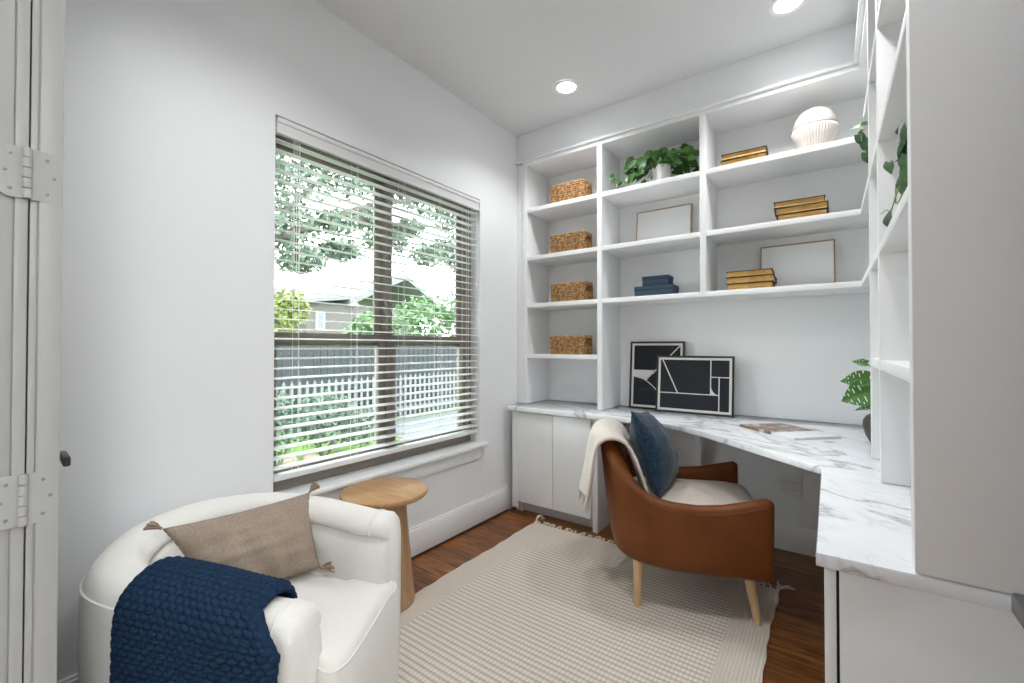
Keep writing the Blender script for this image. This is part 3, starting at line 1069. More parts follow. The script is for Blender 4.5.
# plan path of the shell centre line, local (u forward, v left)
half = [(.285, -.290), (.15, -.298), (.0, -.300), (-.14, -.290), (-.245, -.262), (-.315, -.20), (-.348, -.10), (-.355, 0)]
pl = half + [(u, -v) for u, v in reversed(half[:-1])]
SP = resample(catmull([(u, v, 0) for u, v in pl], 12), 101)
NSP = len(SP)
def ztop(u, v):
    # top line of arms and back as a function of position along the shell
    pts = [(.33, .550), (.285, .556), (.20, .536), (.10, .512), (.0, .501), (-.10, .505), (-.16, .514), (-.20, .528), (-.245, .562), (-.29, .620), (-.32, .680), (-.342, .735), (-.355, .760)]
    for (a, za), (c, zc) in zip(pts, pts[1:]):
        if u <= a and u >= c:
            t = (a - u) / (a - c)
            t = t * t * (3 - 2 * t) if False else t
            return za + (zc - za) * t
    return .76
rows = []
for i, p in enumerate(SP):
    a, c = SP[max(0, i - 1)], SP[min(NSP - 1, i + 1)]
    t = (c - a).normalized()
    nrm = Vector((t.y, -t.x, 0))
    if nrm.dot(p) < 0 and abs(p.x) < .2 or nrm.dot(p + Vector((.1, 0, 0))) < 0:
        nrm = -nrm
    zt = ztop(p.x, p.y)
    if p.x < -.3:
        zt += .0
    th = .034
    d = min(i, NSP - 1 - i) * .0165
    R = .024
    e = 1.0 if d >= R else sqrt(max(0, 1 - (1 - d / R) ** 2))
    k = .70 + .30 * e
    backness = max(0, min(1, (-.10 - p.x) / .25))
    zdrop = (1 - e) * .014
    row = []
    prof = [(-.6, .215), (.35, .208), (.85, .225), (1.0, .27), (1.0, .36), (1.0, .45)]
    zt2 = zt - zdrop
    prof = [(o_, z_) for o_, z_ in prof if z_ < zt2 - .05] 
    while len(prof) < 6:
        prof.append((1.0, prof[-1][1] + .02))
    prof += [(1.0, zt2 - .035), (.93, zt2 - .017), (.65, zt2 - .004), (.1, zt2), (-.5, zt2 - .003), (-.88, zt2 - .015), (-1.0, zt2 - .035), (-1.0, zt2 - .09), (-1.0, .36), (-1.0, .27)]
    for o_, z in prof:
        lean = backness * (.050 * (z - .36) / .44 if z > .36 else .16 * (z - .36)) + .018 * (z - .21) / .35 * (1 - backness)
        # backrest padding on the inside
        pad = -.018 * backness if o_ < 0 and .30 < z < zt2 - .02 else 0
        row.append(p + nrm * (o_ * th * k + lean + pad) + Vector((0, 0, z)))
    rows.append(row)
b = MB()
b.grid(rows, cv=True, caps=(True, True))
b.build('shell', LEATHER, lc, smooth=60)
# piped seam along the top outer edge
b = MB()
b.tube([r[6] * 1.0 + Vector((0, 0, .006)) for r in rows[2:-2]], .0028, 6)
b.build('piping', LEATHER, lc)
# under-seat base
b = MB()
b.box(-.255, .275, -.262, .262, .216, .345, .02, 3)
b.build('seat_base', LEATHER, lc)
# seat cushion
sc_ = [(.285, -.245), (.30, 0), (.285, .245), (.0, .255), (-.2, .25), (-.30, .20), (-.325, 0), (-.30, -.20), (-.2, -.25), (.0, -.255)]
lp_ = [Vector((x, y, 0)) for x, y in sc_]
cl = catmull(lp_ + [lp_[0]], 6)[:-1]
b = MB()
rows2 = []
for k, z in ((.93, .345), (.985, .352), (1.0, .375), (1.0, .41), (.985, .438), (.95, .452), (.85, .462), (.6, .472), (.3, .476), (.05, .477)):
    rows2.append([Vector((v.x * k, v.y * k, z)) for v in cl])
b.grid(rows2, cv=True, caps=(True, True))
b.build('seat_cushion', SEATF, lc, smooth=60)
for u, v, du, dv in ((.205, -.245, .035, -.022), (.205, .245, .035, .022), (-.245, -.235, -.005, -.022), (-.245, .235, -.005, .022)):
    b = MB()
    rr = [(0, .0215), (.25, .020), (.9, .0135), (1, .0125)]
    b.tube([(u + du * t, v + dv * t, .225 - .213 * t) for t in (0, .25, .5, .75, .97, 1)], lambda t: .0225 - .0095 * t, 16)
    b.build('leg', LEGW, lc)

# blue square pillow standing in the leather chair (local to chair frame, then world)
def cw(u, v, z):
    return CO3 + CUV[0] * u + CUV[1] * v + Vector((0, 0, z))
bp = thing('throw_pillow', 'textured dark blue square pillow propped in the tan leather chair', 'pillow', cw(-.17, .02, .475))
PO2 = cw(-.17, .02, .475)
c4 = [cw(-.270, -.125, .862), cw(-.185, .235, .815), cw(-.150, -.20, .484), cw(-.035, .19, .484)]
b, nr = pillow_mesh(*[c - PO2 for c in c4], .088, 36, .05, .013, 11)
b.build('cushion', PILBLUE, bp, smooth=180)
b = MB()
def edge(a, c, n=14, k=.05):
    a, c = a - PO2, c - PO2
    m = sum((q - PO2 for q in c4), Vector()) / 4
    return [a.lerp(c, i / n) + (m - a.lerp(c, i / n)) * (k * (1 - (2 * i / n - 1) ** 2)) for i in range(n + 1)]
for a, c in ((0, 1), (1, 3), (3, 2), (2, 0)):
    b.tube(edge(c4[a], c4[c]), .006, 6)
b.build('flange', PILBLUE, bp)

# cream throw over the chair back
def throw():
    rows = []
    NU, NV = 26, 70
    for iu in range(NU + 1):
        u = iu / NU
        v = -.235 + .36 * u                    # across the chair back
        bul = .055 * (abs(v) / .26) ** 2.2
        prof = [(-.225, .50), (-.245, .56), (-.272, .64), (-.300, .715), (-.335, .768), (-.385, .790), (-.432, .780), (-.462, .745), (-.476, .67), (-.486, .60), (-.497, .54), (-.510, .485)]
        prof = [(a + bul, z - .03 * (abs(v) / .2) ** 2) for a, z in prof]
        pp = resample(catmull([(a, c, 0) for a, c in prof], 8), NV)
        row = []
        for j, p in enumerate(pp):
            t = j / (NV - 1)
            fold = .018 * sin(u * 15 + t * 2.2) * (.25 + 1.1 * max(0, t - .45)) 
            dv = .02 * sin(t * 5) * (u - .5) - .05 * max(0, t - .5) * (1 - u)
            dz = -.03 * max(0, t - .5) * sin(u * 7)
            row.append(cw(p.x - fold * (1 if t > .5 else -.5) - .004, v + dv, p.y + dz + .002) - cw(-.4, 0, .8))
        rows.append(row)
    return rows
tr = throw()
th = thing('throw_blanket', 'cream fringed throw hung over the back of the tan leather chair', 'blanket', cw(-.4, 0, .8))
b = MB()
b.grid(tr)
o = b.build('cloth', THROW, th, smooth=180)
so = o.modifiers.new('thick', 'SOLIDIFY')
so.thickness = .013
so.offset = 0
b = MB()
for i in range(0, 27):
    p = tr[i][-1]
    for q in range(3):
        L = random.uniform(.04, .062)
        ox, oy = random.uniform(-.008, .008), random.uniform(-.008, .008)
        b.tube([p + Vector((ox * t, oy * t, .004 - L * t)) for t in (0, .35, .7, 1)], .0026, 5)
b.build('fringe', THROW, th)

# ------------------------------------------------------------------ shelf objects
# --- baskets
def basket_obj(loc, label):
    t = thing('storage_basket', label, 'basket', loc, 0, 'woven baskets in the narrow left bay')
    return t
BWd, BDp, BHt, BROWS = .272, .150, .130, 9
def rounded_rect(wd, dp, r, n=7):
    pts = []
    for cx, cy, a0 in ((wd / 2 - r, dp / 2 - r, 0), (-wd / 2 + r, dp / 2 - r, pi / 2), (-wd / 2 + r, -dp / 2 + r, pi), (wd / 2 - r, -dp / 2 + r, 3 * pi / 2)):
        for k in range(n):
            a = a0 + k * pi / 2 / (n - 1)
            pts.append(Vector((cx + r * cos(a), cy + r * sin(a), 0)))
    return pts
base_loop = rounded_rect(BWd - .012, BDp - .012, .014)
dense = resample(base_loop + [base_loop[0]], 181)[:-1]
def rope_ring(b, z, gap, phase, rad):
    """one woven course; gap leaves the handle holes open on both short ends"""
    runs = []
    cur = []
    for i in range(181):
        p = dense[i % 180]
        hole = gap and abs(p.x) > BWd / 2 - .012 and abs(p.y) < .038
        if hole:
            if len(cur) > 2:
                runs.append(cur)
            cur = []
        else:
            cur.append((i, p))
    if len(cur) > 2:
        runs.append(cur)
    for run in runs:
        pts = []
        rads = []
        for i, p in run:
            o = 1 if sin(i * pi / 3 + phase) > 0 else -1
            nrm = Vector((p.x / BWd ** 2, p.y / BDp ** 2, 0)).normalized()
            pts.append(p + nrm * (.0022 * sin(i * pi / 3 + phase)) + Vector((0, 0, z + .0012 * sin(i * pi / 1.5 + phase))))
            rads.append(rad * (.78 + .22 * abs(sin(i * pi / 6 + phase / 2))))
        N = len(pts)
        b.tube(pts, lambda t, R=rads, N=N: R[min(N - 1, int(round(t * (N - 1))))], 6)
def basket_meshes():
    b = MB()
    dz = BHt / BROWS
    for r in range(BROWS):
        z = dz * (r + .5)
        rope_ring(b, z, r in (BROWS - 4, BROWS - 3, BROWS - 2), pi * (r % 2) + r * .3, dz * .60)
    return b
b0 = basket_obj((-1.49, 2.785, 2.2005), 'woven seagrass basket on the top shelf of the narrow left bay')
bm_ = basket_meshes().build('woven_body', BASKET, b0, smooth=80)
bm2 = MB()
bm2.grid([[Vector((p.x * k, p.y * k, .004)) for p in base_loop] for k in (1.0, .5, .02)], cv=True)
bm2.grid([[Vector((p.x * .985, p.y * .985, z)) for p in base_loop] for z in (.004, .060)], cv=True)
bmb = bm2.build('base', BASKET, b0)
rim_ = MB()
rim_.tube([dense[i % 180] + Vector((0, 0, BHt - .004 + .0015 * sin(i * .9))) for i in range(181)], .0075, 8)
bmr = rim_.build('rim', BASKET, b0)
proto_children = list(b0.children)
for z, lab in ((1.8455, 'woven seagrass basket on the second shelf from the top of the left bay'),
               (1.4975, 'woven seagrass basket on the third shelf down in the left bay'),
               (1.1265, 'woven seagrass basket on the lowest shelf of the left bay')):
    c = b0.copy()
    COL.objects.link(c)
    c.location = (-1.49 + random.uniform(-.004, .004), 2.785, z)
    c['label'] = lab
    for ch in proto_children:
        q = ch.copy()
        COL.objects.link(q)
        q.parent = c

# --- books
def book_proto(w_, d_, h_):
    """book lying flat, fore-edge towards -Y, spine towards +Y"""
    t = thing('book', '', 'book')
    b = MB()
    c = .0032
    b.box(-w_ / 2, w_ / 2, -d_ / 2, d_ / 2, 0, c, .001)
    b.box(-w_ / 2, w_ / 2, -d_ / 2, d_ / 2, h_ - c, h_, .001)
    # rounded spine
    rows = []
    for x in (-w_ / 2, w_ / 2):
        rows.append([Vector((x, d_ / 2 - .002 + .007 * sin(k * pi / 8), h_ / 2 - h_ / 2 * cos(k * pi / 8))) for k in range(9)] +
                    [Vector((x, d_ / 2 - .005 + .007 * sin(k * pi / 8), h_ / 2 - (h_ / 2 - .003) * cos(k * pi / 8))) for k in range(8, -1, -1)])
    b.grid(rows, cv=True, caps=(True, True))
    b.build('cover', COVER, t)
    p = MB()
    sec = []
    for k in range(7):
        a = k / 6
        sec.append((-d_ / 2 + .008 - .004 * sin(pi * a) * -1, c + (h_ - 2 * c) * a))
    rows = []
    for x in (-w_ / 2 + .006, w_ / 2 - .006):
        rows.append([Vector((x, y, z)) for y, z in sec] + [Vector((x, d_ / 2 - .004, h_ - c)), Vector((x, d_ / 2 - .004, c))])
    p.grid(rows, cv=True, caps=(True, True))
    p.build('pages', PAGES, t)
    return t
BKH = .0355
protos = [book_proto(.232, .165, BKH), book_proto(.222, .158, BKH - .001), book_proto(.226, .162, BKH - .002)]
PH = [BKH, BKH - .001, BKH - .002]
used_p = set()
def place_book(k, x, y, z, rz, label, group):
    if k not in used_p:
        o = protos[k]
        used_p.add(k)
    else:
        o = protos[k].copy()
        COL.objects.link(o)
        for ch in [c for c in protos[k].children]:
            q = ch.copy()
            COL.objects.link(q)
            q.parent = o
    o.location = (x, y, z)
    o.rotation_euler = (0, 0, rz)
    o['label'] = label
    o['category'] = 'book'
    o['group'] = group
    return o
stacks = [(-.385, 2.800, 2.2005, [(0, 0, .0), (2, .002, .03)], 'top shelf beside the white ribbed ornament'),
          (-.118, 2.800, 1.8455, [(1, .004, .02), (0, .003, -.01), (2, -.010, .05)], 'middle shelf of the right bay'),
          (-.358, 2.800, 1.4975, [(1, .0, .02), (0, .002, -.01), (2, -.003, .03)], 'lower shelf before the blank canvas')]
posn = {2: ['bottom', 'upper'], 3: ['bottom', 'middle', 'topmost']}
for x, y, z, lst, where in stacks:
    zz = z
    for i, (k, dx, rz) in enumerate(lst):
        place_book(k, x + dx, y, zz, rz, '%s black covered book with golden page edges, %s' % (posn[len(lst)][i], where), 'books stacked on the %s' % where)
        zz += PH[k] + .0004

# --- navy boxes
def lid_box(name, loc, w_, d_, h_, label, rz=0):
    t = thing(name, label, 'box', loc, rz)
    MB().box(-w_ / 2 + .002, w_ / 2 - .002, -d_ / 2 + .002, d_ / 2 - .002, 0, h_ * .62, .003).build('box_body', NAVYBOX, t)
    MB().box(-w_ / 2, w_ / 2, -d_ / 2, d_ / 2, h_ * .60, h_, .004).build('box_lid', NAVYBOX, t)
    return t
lid_box('storage_box', (-.897, 2.822, 1.4975), .246, .135, .068, 'larger navy lidded box at the bottom of the pair')
lid_box('storage_box', (-.889, 2.824, 1.5660), .170, .110, .062, 'smaller navy lidded box stacked on the larger one', .03)

# --- framed canvases and prints; local frame: x right, z up, -y facing the room
def lean(t, ang):
    t.rotation_euler = (radians(-ang), 0, t.rotation_euler[2])
def frame_part(t, w_, h_, fw, fd, m):
    b = MB()
    for x0, x1, z0, z1 in ((-w_ / 2, -w_ / 2 + fw, 0, h_), (w_ / 2 - fw, w_ / 2, 0, h_), (-w_ / 2 + fw, w_ / 2 - fw, 0, fw), (-w_ / 2 + fw, w_ / 2 - fw, h_ - fw, h_)):
        b.box(x0, x1, -fd, 0, z0, z1, .0008)
    return b.build('frame', m, t)
def canvas(loc, w_, h_, label, ang=6):
    t = thing('framed_canvas', label, 'picture', loc)
    frame_part(t, w_, h_, .006, .026, FRAMEW)
    MB().box(-w_ / 2 + .0065, w_ / 2 - .0065, -.0235, -.004, .0065, h_ - .0065, .002).build('canvas', PAPER, t)
    lean(t, ang)
    return t
canvas((-.895, 2.966, 1.847), .362, .258, 'blank white canvas in a thin oak frame, middle bay above the navy boxes')
canvas((-.150, 2.966, 1.499), .356, .268, 'blank white canvas in a thin oak frame behind books in right bay')

def flat_poly(b, pts, y=-.0125, th=.0006):
    b.poly([(x, y, z) for x, z in pts], (0, -th, 0))
def strip(b, p, q, w_, y=-.0125, th=.0006):
    p, q = Vector((p[0], p[1])), Vector((q[0], q[1]))
    d = (q - p).normalized()
    n_ = Vector((-d.y, d.x)) * w_ / 2
    flat_poly(b, [(p + n_)[:], (q + n_)[:], (q - n_)[:], (p - n_)[:]], y, th)
def print_frame(loc, w_, h_, label, ang, rz=0):
    t = thing('framed_print', label, 'picture', loc, rz)
    frame_part(t, w_, h_, .011, .020, BLACKF)
    MB().box(-w_ / 2 + .0112, w_ / 2 - .0112, -.012, -.002, .0112, h_ - .0112).build('print', ARTB, t)
    lean(t, ang)
    return t
def border(b, w_, h_, i0, i1):
    for x0, x1, z0, z1 in ((-w_ / 2 + i0, -w_ / 2 + i1, i0, h_ - i0), (w_ / 2 - i1, w_ / 2 - i0, i0, h_ - i0), (-w_ / 2 + i1, w_ / 2 - i1, i0, i1), (-w_ / 2 + i1, w_ / 2 - i1, h_ - i1, h_ - i0)):
        flat_poly(b, [(x0, z0), (x1, z0), (x1, z1), (x0, z1)])
# portrait print (behind)
W1, H1 = .360, .455
p1 = print_frame((-.942, 2.945, .7605), W1, H1, 'taller black and cream abstract print standing behind the wide one', 5.0)
b = MB()
border(b, W1, H1, .0115, .026)
x0, x1 = -W1 / 2 + .026, W1 / 2 - .026
flat_poly(b, [(x0, .215), (x0, .262), (x0 + .155, .262)] + [(x0 + .14 - .05 * k / 6, .215 - .022 + .055 * sin((1 - k / 6) * 1.1)) for k in range(7)])
strip(b, (x0 + .095, .205), (x1, H1 - .026), .007)
arc = [(x0 + .165 * k / 10, .218 - .095 * (k / 10) ** 1.9) for k in range(11)]
for a, c in zip(arc, arc[1:]):
    strip(b, a, c, .006)
strip(b, arc[-1], (x1, .03), .006)
b.build('line_drawing', ARTW, p1, smooth=0)
# landscape print (front)
W2, H2 = .462, .362
p2 = print_frame((-.694, 2.895, .7605), W2, H2, 'wide black and cream geometric print leaning in front on the desk', 6.0)
b = MB()
border(b, W2, H2, .0115, .026)
x0, x1, z0, z1 = -W2 / 2 + .026, W2 / 2 - .026, .026, H2 - .026
fx = lambda f: x0 + (x1 - x0) * f
fz = lambda f: z0 + (z1 - z0) * f
strip(b, (fx(0), fz(.315)), (fx(.86), fz(.315)), .006)
strip(b, (fx(.03), fz(1)), (fx(.27), fz(.315)), .007)
strip(b, (fx(.745), fz(1)), (fx(.745), fz(.315)), .006)
strip(b, (fx(.745), fz(.665)), (fx(1), fz(.665)), .006)
strip(b, (fx(.862), fz(.665)), (fx(.862), fz(0)), .006)
flat_poly(b, [(fx(.745), fz(.56)), (fx(.745), fz(.315)), (fx(.86), fz(.315))] + [(fx(.745 + .115 * (1 - k / 7) ** 2.0), fz(.315 + .245 * (k / 7) ** 1.7)) for k in range(1, 7)])
b.build('line_drawing', ARTW, p2, smooth=0)

# --- ribbed shell ornament
orn = thing('shell_ornament', 'white ribbed clam shaped ornament on the top shelf at right', 'ornament', (-.057, 2.82, 2.2005))
def ribbed(prof, n, amp):
    rows = []
    for r, z, a in prof:
        rows.append([Vector(((r + a * amp * (abs(sin(k * pi * 1.0 / 2)) - .5)) * cos(2 * pi * k / n), (r + a * amp * (abs(sin(k * pi / 2)) - .5)) * sin(2 * pi * k / n), z)) for k in range(n)])
    return rows
b = MB()
b.grid(ribbed([(.052, .0, .3), (.056, .004, .6), (.075, .038, 1), (.096, .088, 1), (.103, .118, 1), (.100, .130, 1), (.094, .134, .2)], 96, .006), cv=True, caps=(True, True))
b.build('lower_half', SHELLM, orn, smooth=0)
b = MB()
b.grid(ribbed([(.094, .132, 0), (.099, .136, .2), (.1005, .146, .5), (.096, .160, .3), (.088, .185, .2), (.075, .207, .2), (.060, .222, .1), (.040, .233, .1), (.018, .239, 0), (.002, .240, 0)], 96, .004), cv=True, caps=(True, True))
b.build('upper_half', SHELLM, orn, smooth=40)

# --- magazine on the desk
mg = thing('magazine', 'glossy magazine with a brown cover photo lying on the marble desk', 'magazine', (-.165, 2.545, .7605), radians(-44))
MAGP = mat('magazine_cover', (0.8, 0.8, 0.8), 0.3)
h = NT(MAGP)
tc = h.node('ShaderNodeTexCoord')
sp = h.node('ShaderNodeSeparateXYZ')
h.link(tc.outputs['Object'], sp.inputs[0])
n1 = h.noise(tc.outputs['Object'], 9, 2, .5)
n2 = h.noise(tc.outputs['Object'], 34, 3, .5)
blot = h.ramp(n1, [(.34, (.66, .62, .60)), (.43, (.20, .13, .10)), (.50, (.33, .15, .08)), (.56, (.04, .036, .036)), (.64, (.42, .36, .33))])
blot = h.mix(h.math('GREATER_THAN', n2, .68), blot, (.82, .81, .80))
maskx = h.math('LESS_THAN', sp.outputs[0], .035)
h.link(h.mix(maskx, (.80, .82, .84), blot), h.b.inputs['Base Color'])
MB().box(-.185, .165, -.125, .125, 0, .0095, .001).build('pages', PAPER, mg)
b = MB()
b.box(-.187, .166, -.127, .127, .0095, .0108, .0004)
b.box(-.187, -.186, -.127, .127, .0, .0095)
b.box(-.187, .03, -.1275, -.1255, .0, .0095)
b.build('cover', MAGP, mg)

# ------------------------------------------------------------------ plants
def add_leaf(b, base, direction, up, L, W, fold=.25, droop=.35, shape='heart', holes=False, nseg=8):
    d = Vector(direction).normalized()
    s = d.cross(Vector(up))
    if s.length < 1e-3:
        s = d.orthogonal()
    s.normalize()
    n_ = s.cross(d).normalized()
    rows = []
    for i in range(nseg + 1):
        t = i / nseg
        if shape == 'heart':
            wv = W * (sin(pi * min(1, (t * .93 + .07)) ** .62)) * (1 - .15 * t)
            back = -.16 * L * max(0, 1 - t * 5)
        elif shape == 'oval':
            wv = W * sin(pi * (t * .96 + .02)) ** .8
            back = 0
        else:
            wv = W * sin(pi * t ** .8) ** .7
            back = 0
        row = []
        for k in (-1, -.55, 0, .55, 1):
            c = Vector(base) + d * (L * t + back * abs(k)) + n_ * (-droop * L * t * t + fold * abs(k) * wv - fold * .4 * wv * abs(k) ** 2) + s * (k * wv)
            row.append(c)
        rows.append(row)
    b.grid(rows)

def curve3(p0, p1, p2, n=8):
    p0, p1, p2 = Vector(p0), Vector(p1), Vector(p2)
    return [p0 * (1 - t) ** 2 + p1 * 2 * t * (1 - t) + p2 * t * t for t in [i / n for i in range(n + 1)]]

# pothos in white pot, middle bay top shelf
pp = thing('potted_pothos', 'leafy green pothos in a white pot on the top shelf, middle bay', 'plant', (-.855, 2.80, 2.2005))
MB().lathe([(.0001, 0), (.048, 0), (.052, .004), (.056, .118), (.053, .120), (.050, .118), (.049, .100), (.0001, .100)], n=40, cap0=False, cap1=False).build('pot', POTW, pp)
MB().lathe([(.0001, .106), (.03, .108), (.0495, .101)], n=24, cap0=False, cap1=False).build('soil', SOIL, pp)
fol, stm = MB(), MB()
rnd = random.Random(21)
for i in range(95):
    a = rnd.uniform(0, 2 * pi)
    spread = rnd.uniform(.06, .20) * (1.15 if abs(cos(a)) > .6 else .45)
    zt = rnd.uniform(.09, .20) - .45 * max(0, spread - .13) + (.05 if i % 12 == 0 else 0)
    tip = Vector((cos(a) * spread, max(-.10, min(.15, sin(a) * spread)), zt))
    st0 = Vector((cos(a) * .025, sin(a) * .025, .104))
    c = curve3(st0, (st0 + tip) / 2 + Vector((0, 0, .07)), tip, 6)
    stm.tube(c, .0016, 5)
    d = Vector((cos(a) * .8 + rnd.uniform(-.5, .5), rnd.uniform(-.35, .1), rnd.uniform(-.9, .05)))
    L = rnd.uniform(.048, .078)
    if abs(tip.x) < .06 and tip.z < .13 and tip.y < .02:
        tip.z += .07
    add_leaf(fol, tip, d, (.25 + rnd.uniform(-.4, .4), -.9, .25 + rnd.uniform(-.4, .5)), L, L * .46, .22, .25)
# one trailing vine on the left over the shelf
vine = [Vector((-.05, -.03, .11)), Vector((-.13, -.06, .13)), Vector((-.20, -.075, .075)), Vector((-.25, -.085, .04)), Vector((-.285, -.09, .075)), Vector((-.30, -.085, .11))]
vc = catmull(vine, 6)
stm.tube(vc, .0018, 5)
for i, (dx, dz) in enumerate(((-.4, -.8), (.5, -.9), (-.7, .2), (.3, -.8), (-.5, -.5), (.6, .3), (-.8, .5), (.2, .8))):
    q = vc[min(len(vc) - 1, 4 + i * 3)]
    add_leaf(fol, q, (dx, -.4, dz), (0, -1, .5), .048, .019, .3, .25)
fol.build('foliage', LEAFA, pp, smooth=60, fixn=False)
stm.build('stems', STEM, pp)

# trailing pothos in the corner and in the right bookcase
def trailing(loc, label, vines, leaves, pot_r=.06, pot_h=.11, top_leaves=14, seed=3, size=.06):
    t = thing('trailing_pothos', label, 'plant', loc)
    MB().lathe([(.0001, 0), (pot_r * .8, 0), (pot_r * .84, .004), (pot_r, pot_h), (pot_r * .94, pot_h + .002), (pot_r * .9, pot_h * .86), (.0001, pot_h * .86)], n=36, cap0=False, cap1=False).build('pot', POTGL, t)
    MB().lathe([(.0001, pot_h * .9), (pot_r * .9, pot_h * .87)], n=24, cap0=False, cap1=False).build('soil', SOIL, t)
    f, s = MB(), MB()
    r = random.Random(seed)
    O = Vector(loc)
    for v in vines:
        c = catmull([Vector(p) - O for p in v], 8)
        s.tube(c, .0017, 5)
    for p, d, L, wr in leaves:
        add_leaf(f, Vector(p) - O, d, (-.6, -.7, .4), L, L * wr, .25, .3)
    for i in range(top_leaves):
        a = r.uniform(0, 2 * pi)
        b_ = Vector((cos(a) * pot_r * .5, sin(a) * pot_r * .5, pot_h * .88))
        tip = b_ + Vector((cos(a) * r.uniform(.02, .06), sin(a) * r.uniform(.02, .06), r.uniform(.02, .09)))
        s.tube(curve3(b_, (b_ + tip) / 2 + Vector((0, 0, .03)), tip, 4), .0015, 5)
        add_leaf(f, tip, (cos(a), sin(a), r.uniform(-.5, .1)), (0, 0, 1), size, size * .4, .25, .3)
    f.build('foliage', LEAFB, t, smooth=60, fixn=False)
    s.build('stems', STEMG, t)
    return t
trailing((.27, 2.50, 2.2005), 'trailing pothos in the shelf corner, leaves spilling past the right bookcase edge',
         [[(.25, 2.49, 2.30), (.20, 2.44, 2.31), (.150, 2.42, 2.24), (.118, 2.42, 2.14), (.120, 2.41, 2.06), (.14, 2.40, 1.99)]],
         [((.135, 2.42, 2.140), (-.95, .1, .10), .062, .24), ((.124, 2.42, 2.118), (-.8, .1, -.35), .030, .26), ((.108, 2.42, 2.100), (.35, -.1, -.9), .070, .30), ((.126, 2.40, 2.060), (.35, -.1, -.9), .075, .30),
          ((.132, 2.40, 2.01), (.30, -.1, -.9), .07, .34), ((.16, 2.42, 2.18), (.5, -.4, -.5), .07, .38)], seed=5)
trailing((.27, 1.42, 1.4975), 'trailing pothos inside the right bookcase beside the plain end panel',
         [[(.26, 1.42, 1.60), (.21, 1.40, 1.68), (.165, 1.40, 1.66), (.150, 1.45, 1.60), (.142, 1.52, 1.57), (.140, 1.60, 1.555), (.136, 1.66, 1.575), (.128, 1.72, 1.58)], [(.26, 1.42, 1.60), (.20, 1.38, 1.69), (.150, 1.42, 1.66)],
          [(.150, 1.45, 1.60), (.155, 1.48, 1.575), (.146, 1.54, 1.56), (.142, 1.50, 1.60)]],
         [((.146, 1.42, 1.725), (-.20, .75, .05), .060, .18), ((.150, 1.41, 1.705), (-.2, .8, -.28), .085, .15), ((.152, 1.39, 1.700), (-.12, .4, -.6), .065, .26), ((.150, 1.40, 1.665), (-.10, .85, -.25), .100, .30), ((.150, 1.39, 1.655), (-.05, .5, -.65), .075, .34),
          ((.138, 1.60, 1.692), (-.02, .25, -.75), .034, .50), ((.150, 1.38, 1.63), (.0, .25, -.8), .06, .30), ((.152, 1.41, 1.615), (.0, .2, -.9), .06, .26), ((.150, 1.43, 1.60), (.0, .3, -.9), .055, .24), ((.148, 1.48, 1.600), (0, .5, -.7), .050, .24),
          ((.140, 1.60, 1.560), (-.08, .9, -.02), .17, .13)], top_leaves=11, seed=9)

# monstera in a dark vase on the desk
mv = thing('monstera_vase', 'dark brown vase of monstera leaves on the marble desk by the right bookcase', 'plant', (.180, 2.47, .7605))
MB().lathe([(.0001, 0), (.036, 0), (.041, .005), (.056, .035), (.066, .075), (.064, .100), (.052, .120), (.038, .128), (.036, .134), (.041, .140), (.037, .141), (.032, .132), (.03, .12), (.0001, .12)], n=40, cap0=False, cap1=False).build('vase', VASE, mv)
f, s = MB(), MB()
def monstera(b, base, d, up, L, W):
    d = Vector(d).normalized()
    sd = d.cross(Vector(up)).normalized()
    n_ = sd.cross(d)
    def pt(t, k):
        wv = W * (sin(pi * min(1, (t * .92 + .08)) ** .62))
        return Vector(base) + d * (L * t - .14 * L * abs(k) * max(0, 1 - t * 3.5)) + n_ * (.20 * wv * abs(k) - .22 * L * t * t) + sd * k * wv
    N = 30
    bands = (0, .24, .66, 1.0)
    # oval holes near the rib and narrow slits in from the edge
    for sgn in (-1, 1):
        for i in range(N):
            t0, t1 = i / N, (i + 1) / N
            for q in range(3):
                if q == 2 and i % 6 == 5 and 4 < i < N - 3:
                    continue
                if q == 1 and i % 6 == 2 and 6 < i < N - 7:
                    continue
                b.grid([[pt(t0, sgn * bands[q]), pt(t1, sgn * bands[q])], [pt(t0, sgn * bands[q + 1]), pt(t1, sgn * bands[q + 1])]])
for tip, d, L, W in (((-.050, -.03, .348), (-.55, .1, .10), .055, .016), ((-.045, -.05, .285), (-.75, .1, -.12), .105, .036), ((-.035, -.06, .235), (-.75, .1, -.38), .125, .056), ((-.02, -.05, .175), (-.80, .1, -.33), .085, .014),
                     ((.05, .0, .26), (.6, .3, .1), .14, .055), ((.04, .06, .22), (.2, .8, -.1), .13, .05)):
    s.tube(curve3((0, 0, .118), (tip[0] * .2, tip[1] * .2, tip[2] * .9), tip, 8), .0025, 6)
    monstera(f, tip, d, (.05, -.95, .25), L, W)
f.build('foliage', LEAFC, mv, smooth=60, fixn=False)
s.build('stems', STEM, mv)

# ------------------------------------------------------------------ outdoors
GZ = -.35
GRASS = mat('lawn', (0.085, 0.15, 0.035), 0.95, spec=0.1, vary=(6, .8, (.12, .20, .05)))
gb = MB().box(-40, -2.06, -15, 40, GZ - .2, GZ)
o = gb.build('ground', GRASS)
o['kind'] = 'structure'
o = MB().box(-7.2, -4.2, 4.9, 12, GZ - .05, GZ + .01).build('path', mat('pale_paving', (0.105, 0.118, 0.13), 0.8))
o['kind'] = 'structure'
BARK = mat('tree_bark', (0.10, 0.085, 0.07), 0.9)
def foliage_mat(name, c, c2):
    return mat(name, c, 0.6, spec=0.2, vary=(2.5, 1.0, c2))
LEAF1 = foliage_mat('tree_leaves', (0.085, 0.12, 0.085), (0.135, 0.175, 0.125))
LEAF2 = foliage_mat('yellow_bush_leaves', (0.22, 0.25, 0.075), (0.17, 0.22, 0.07))
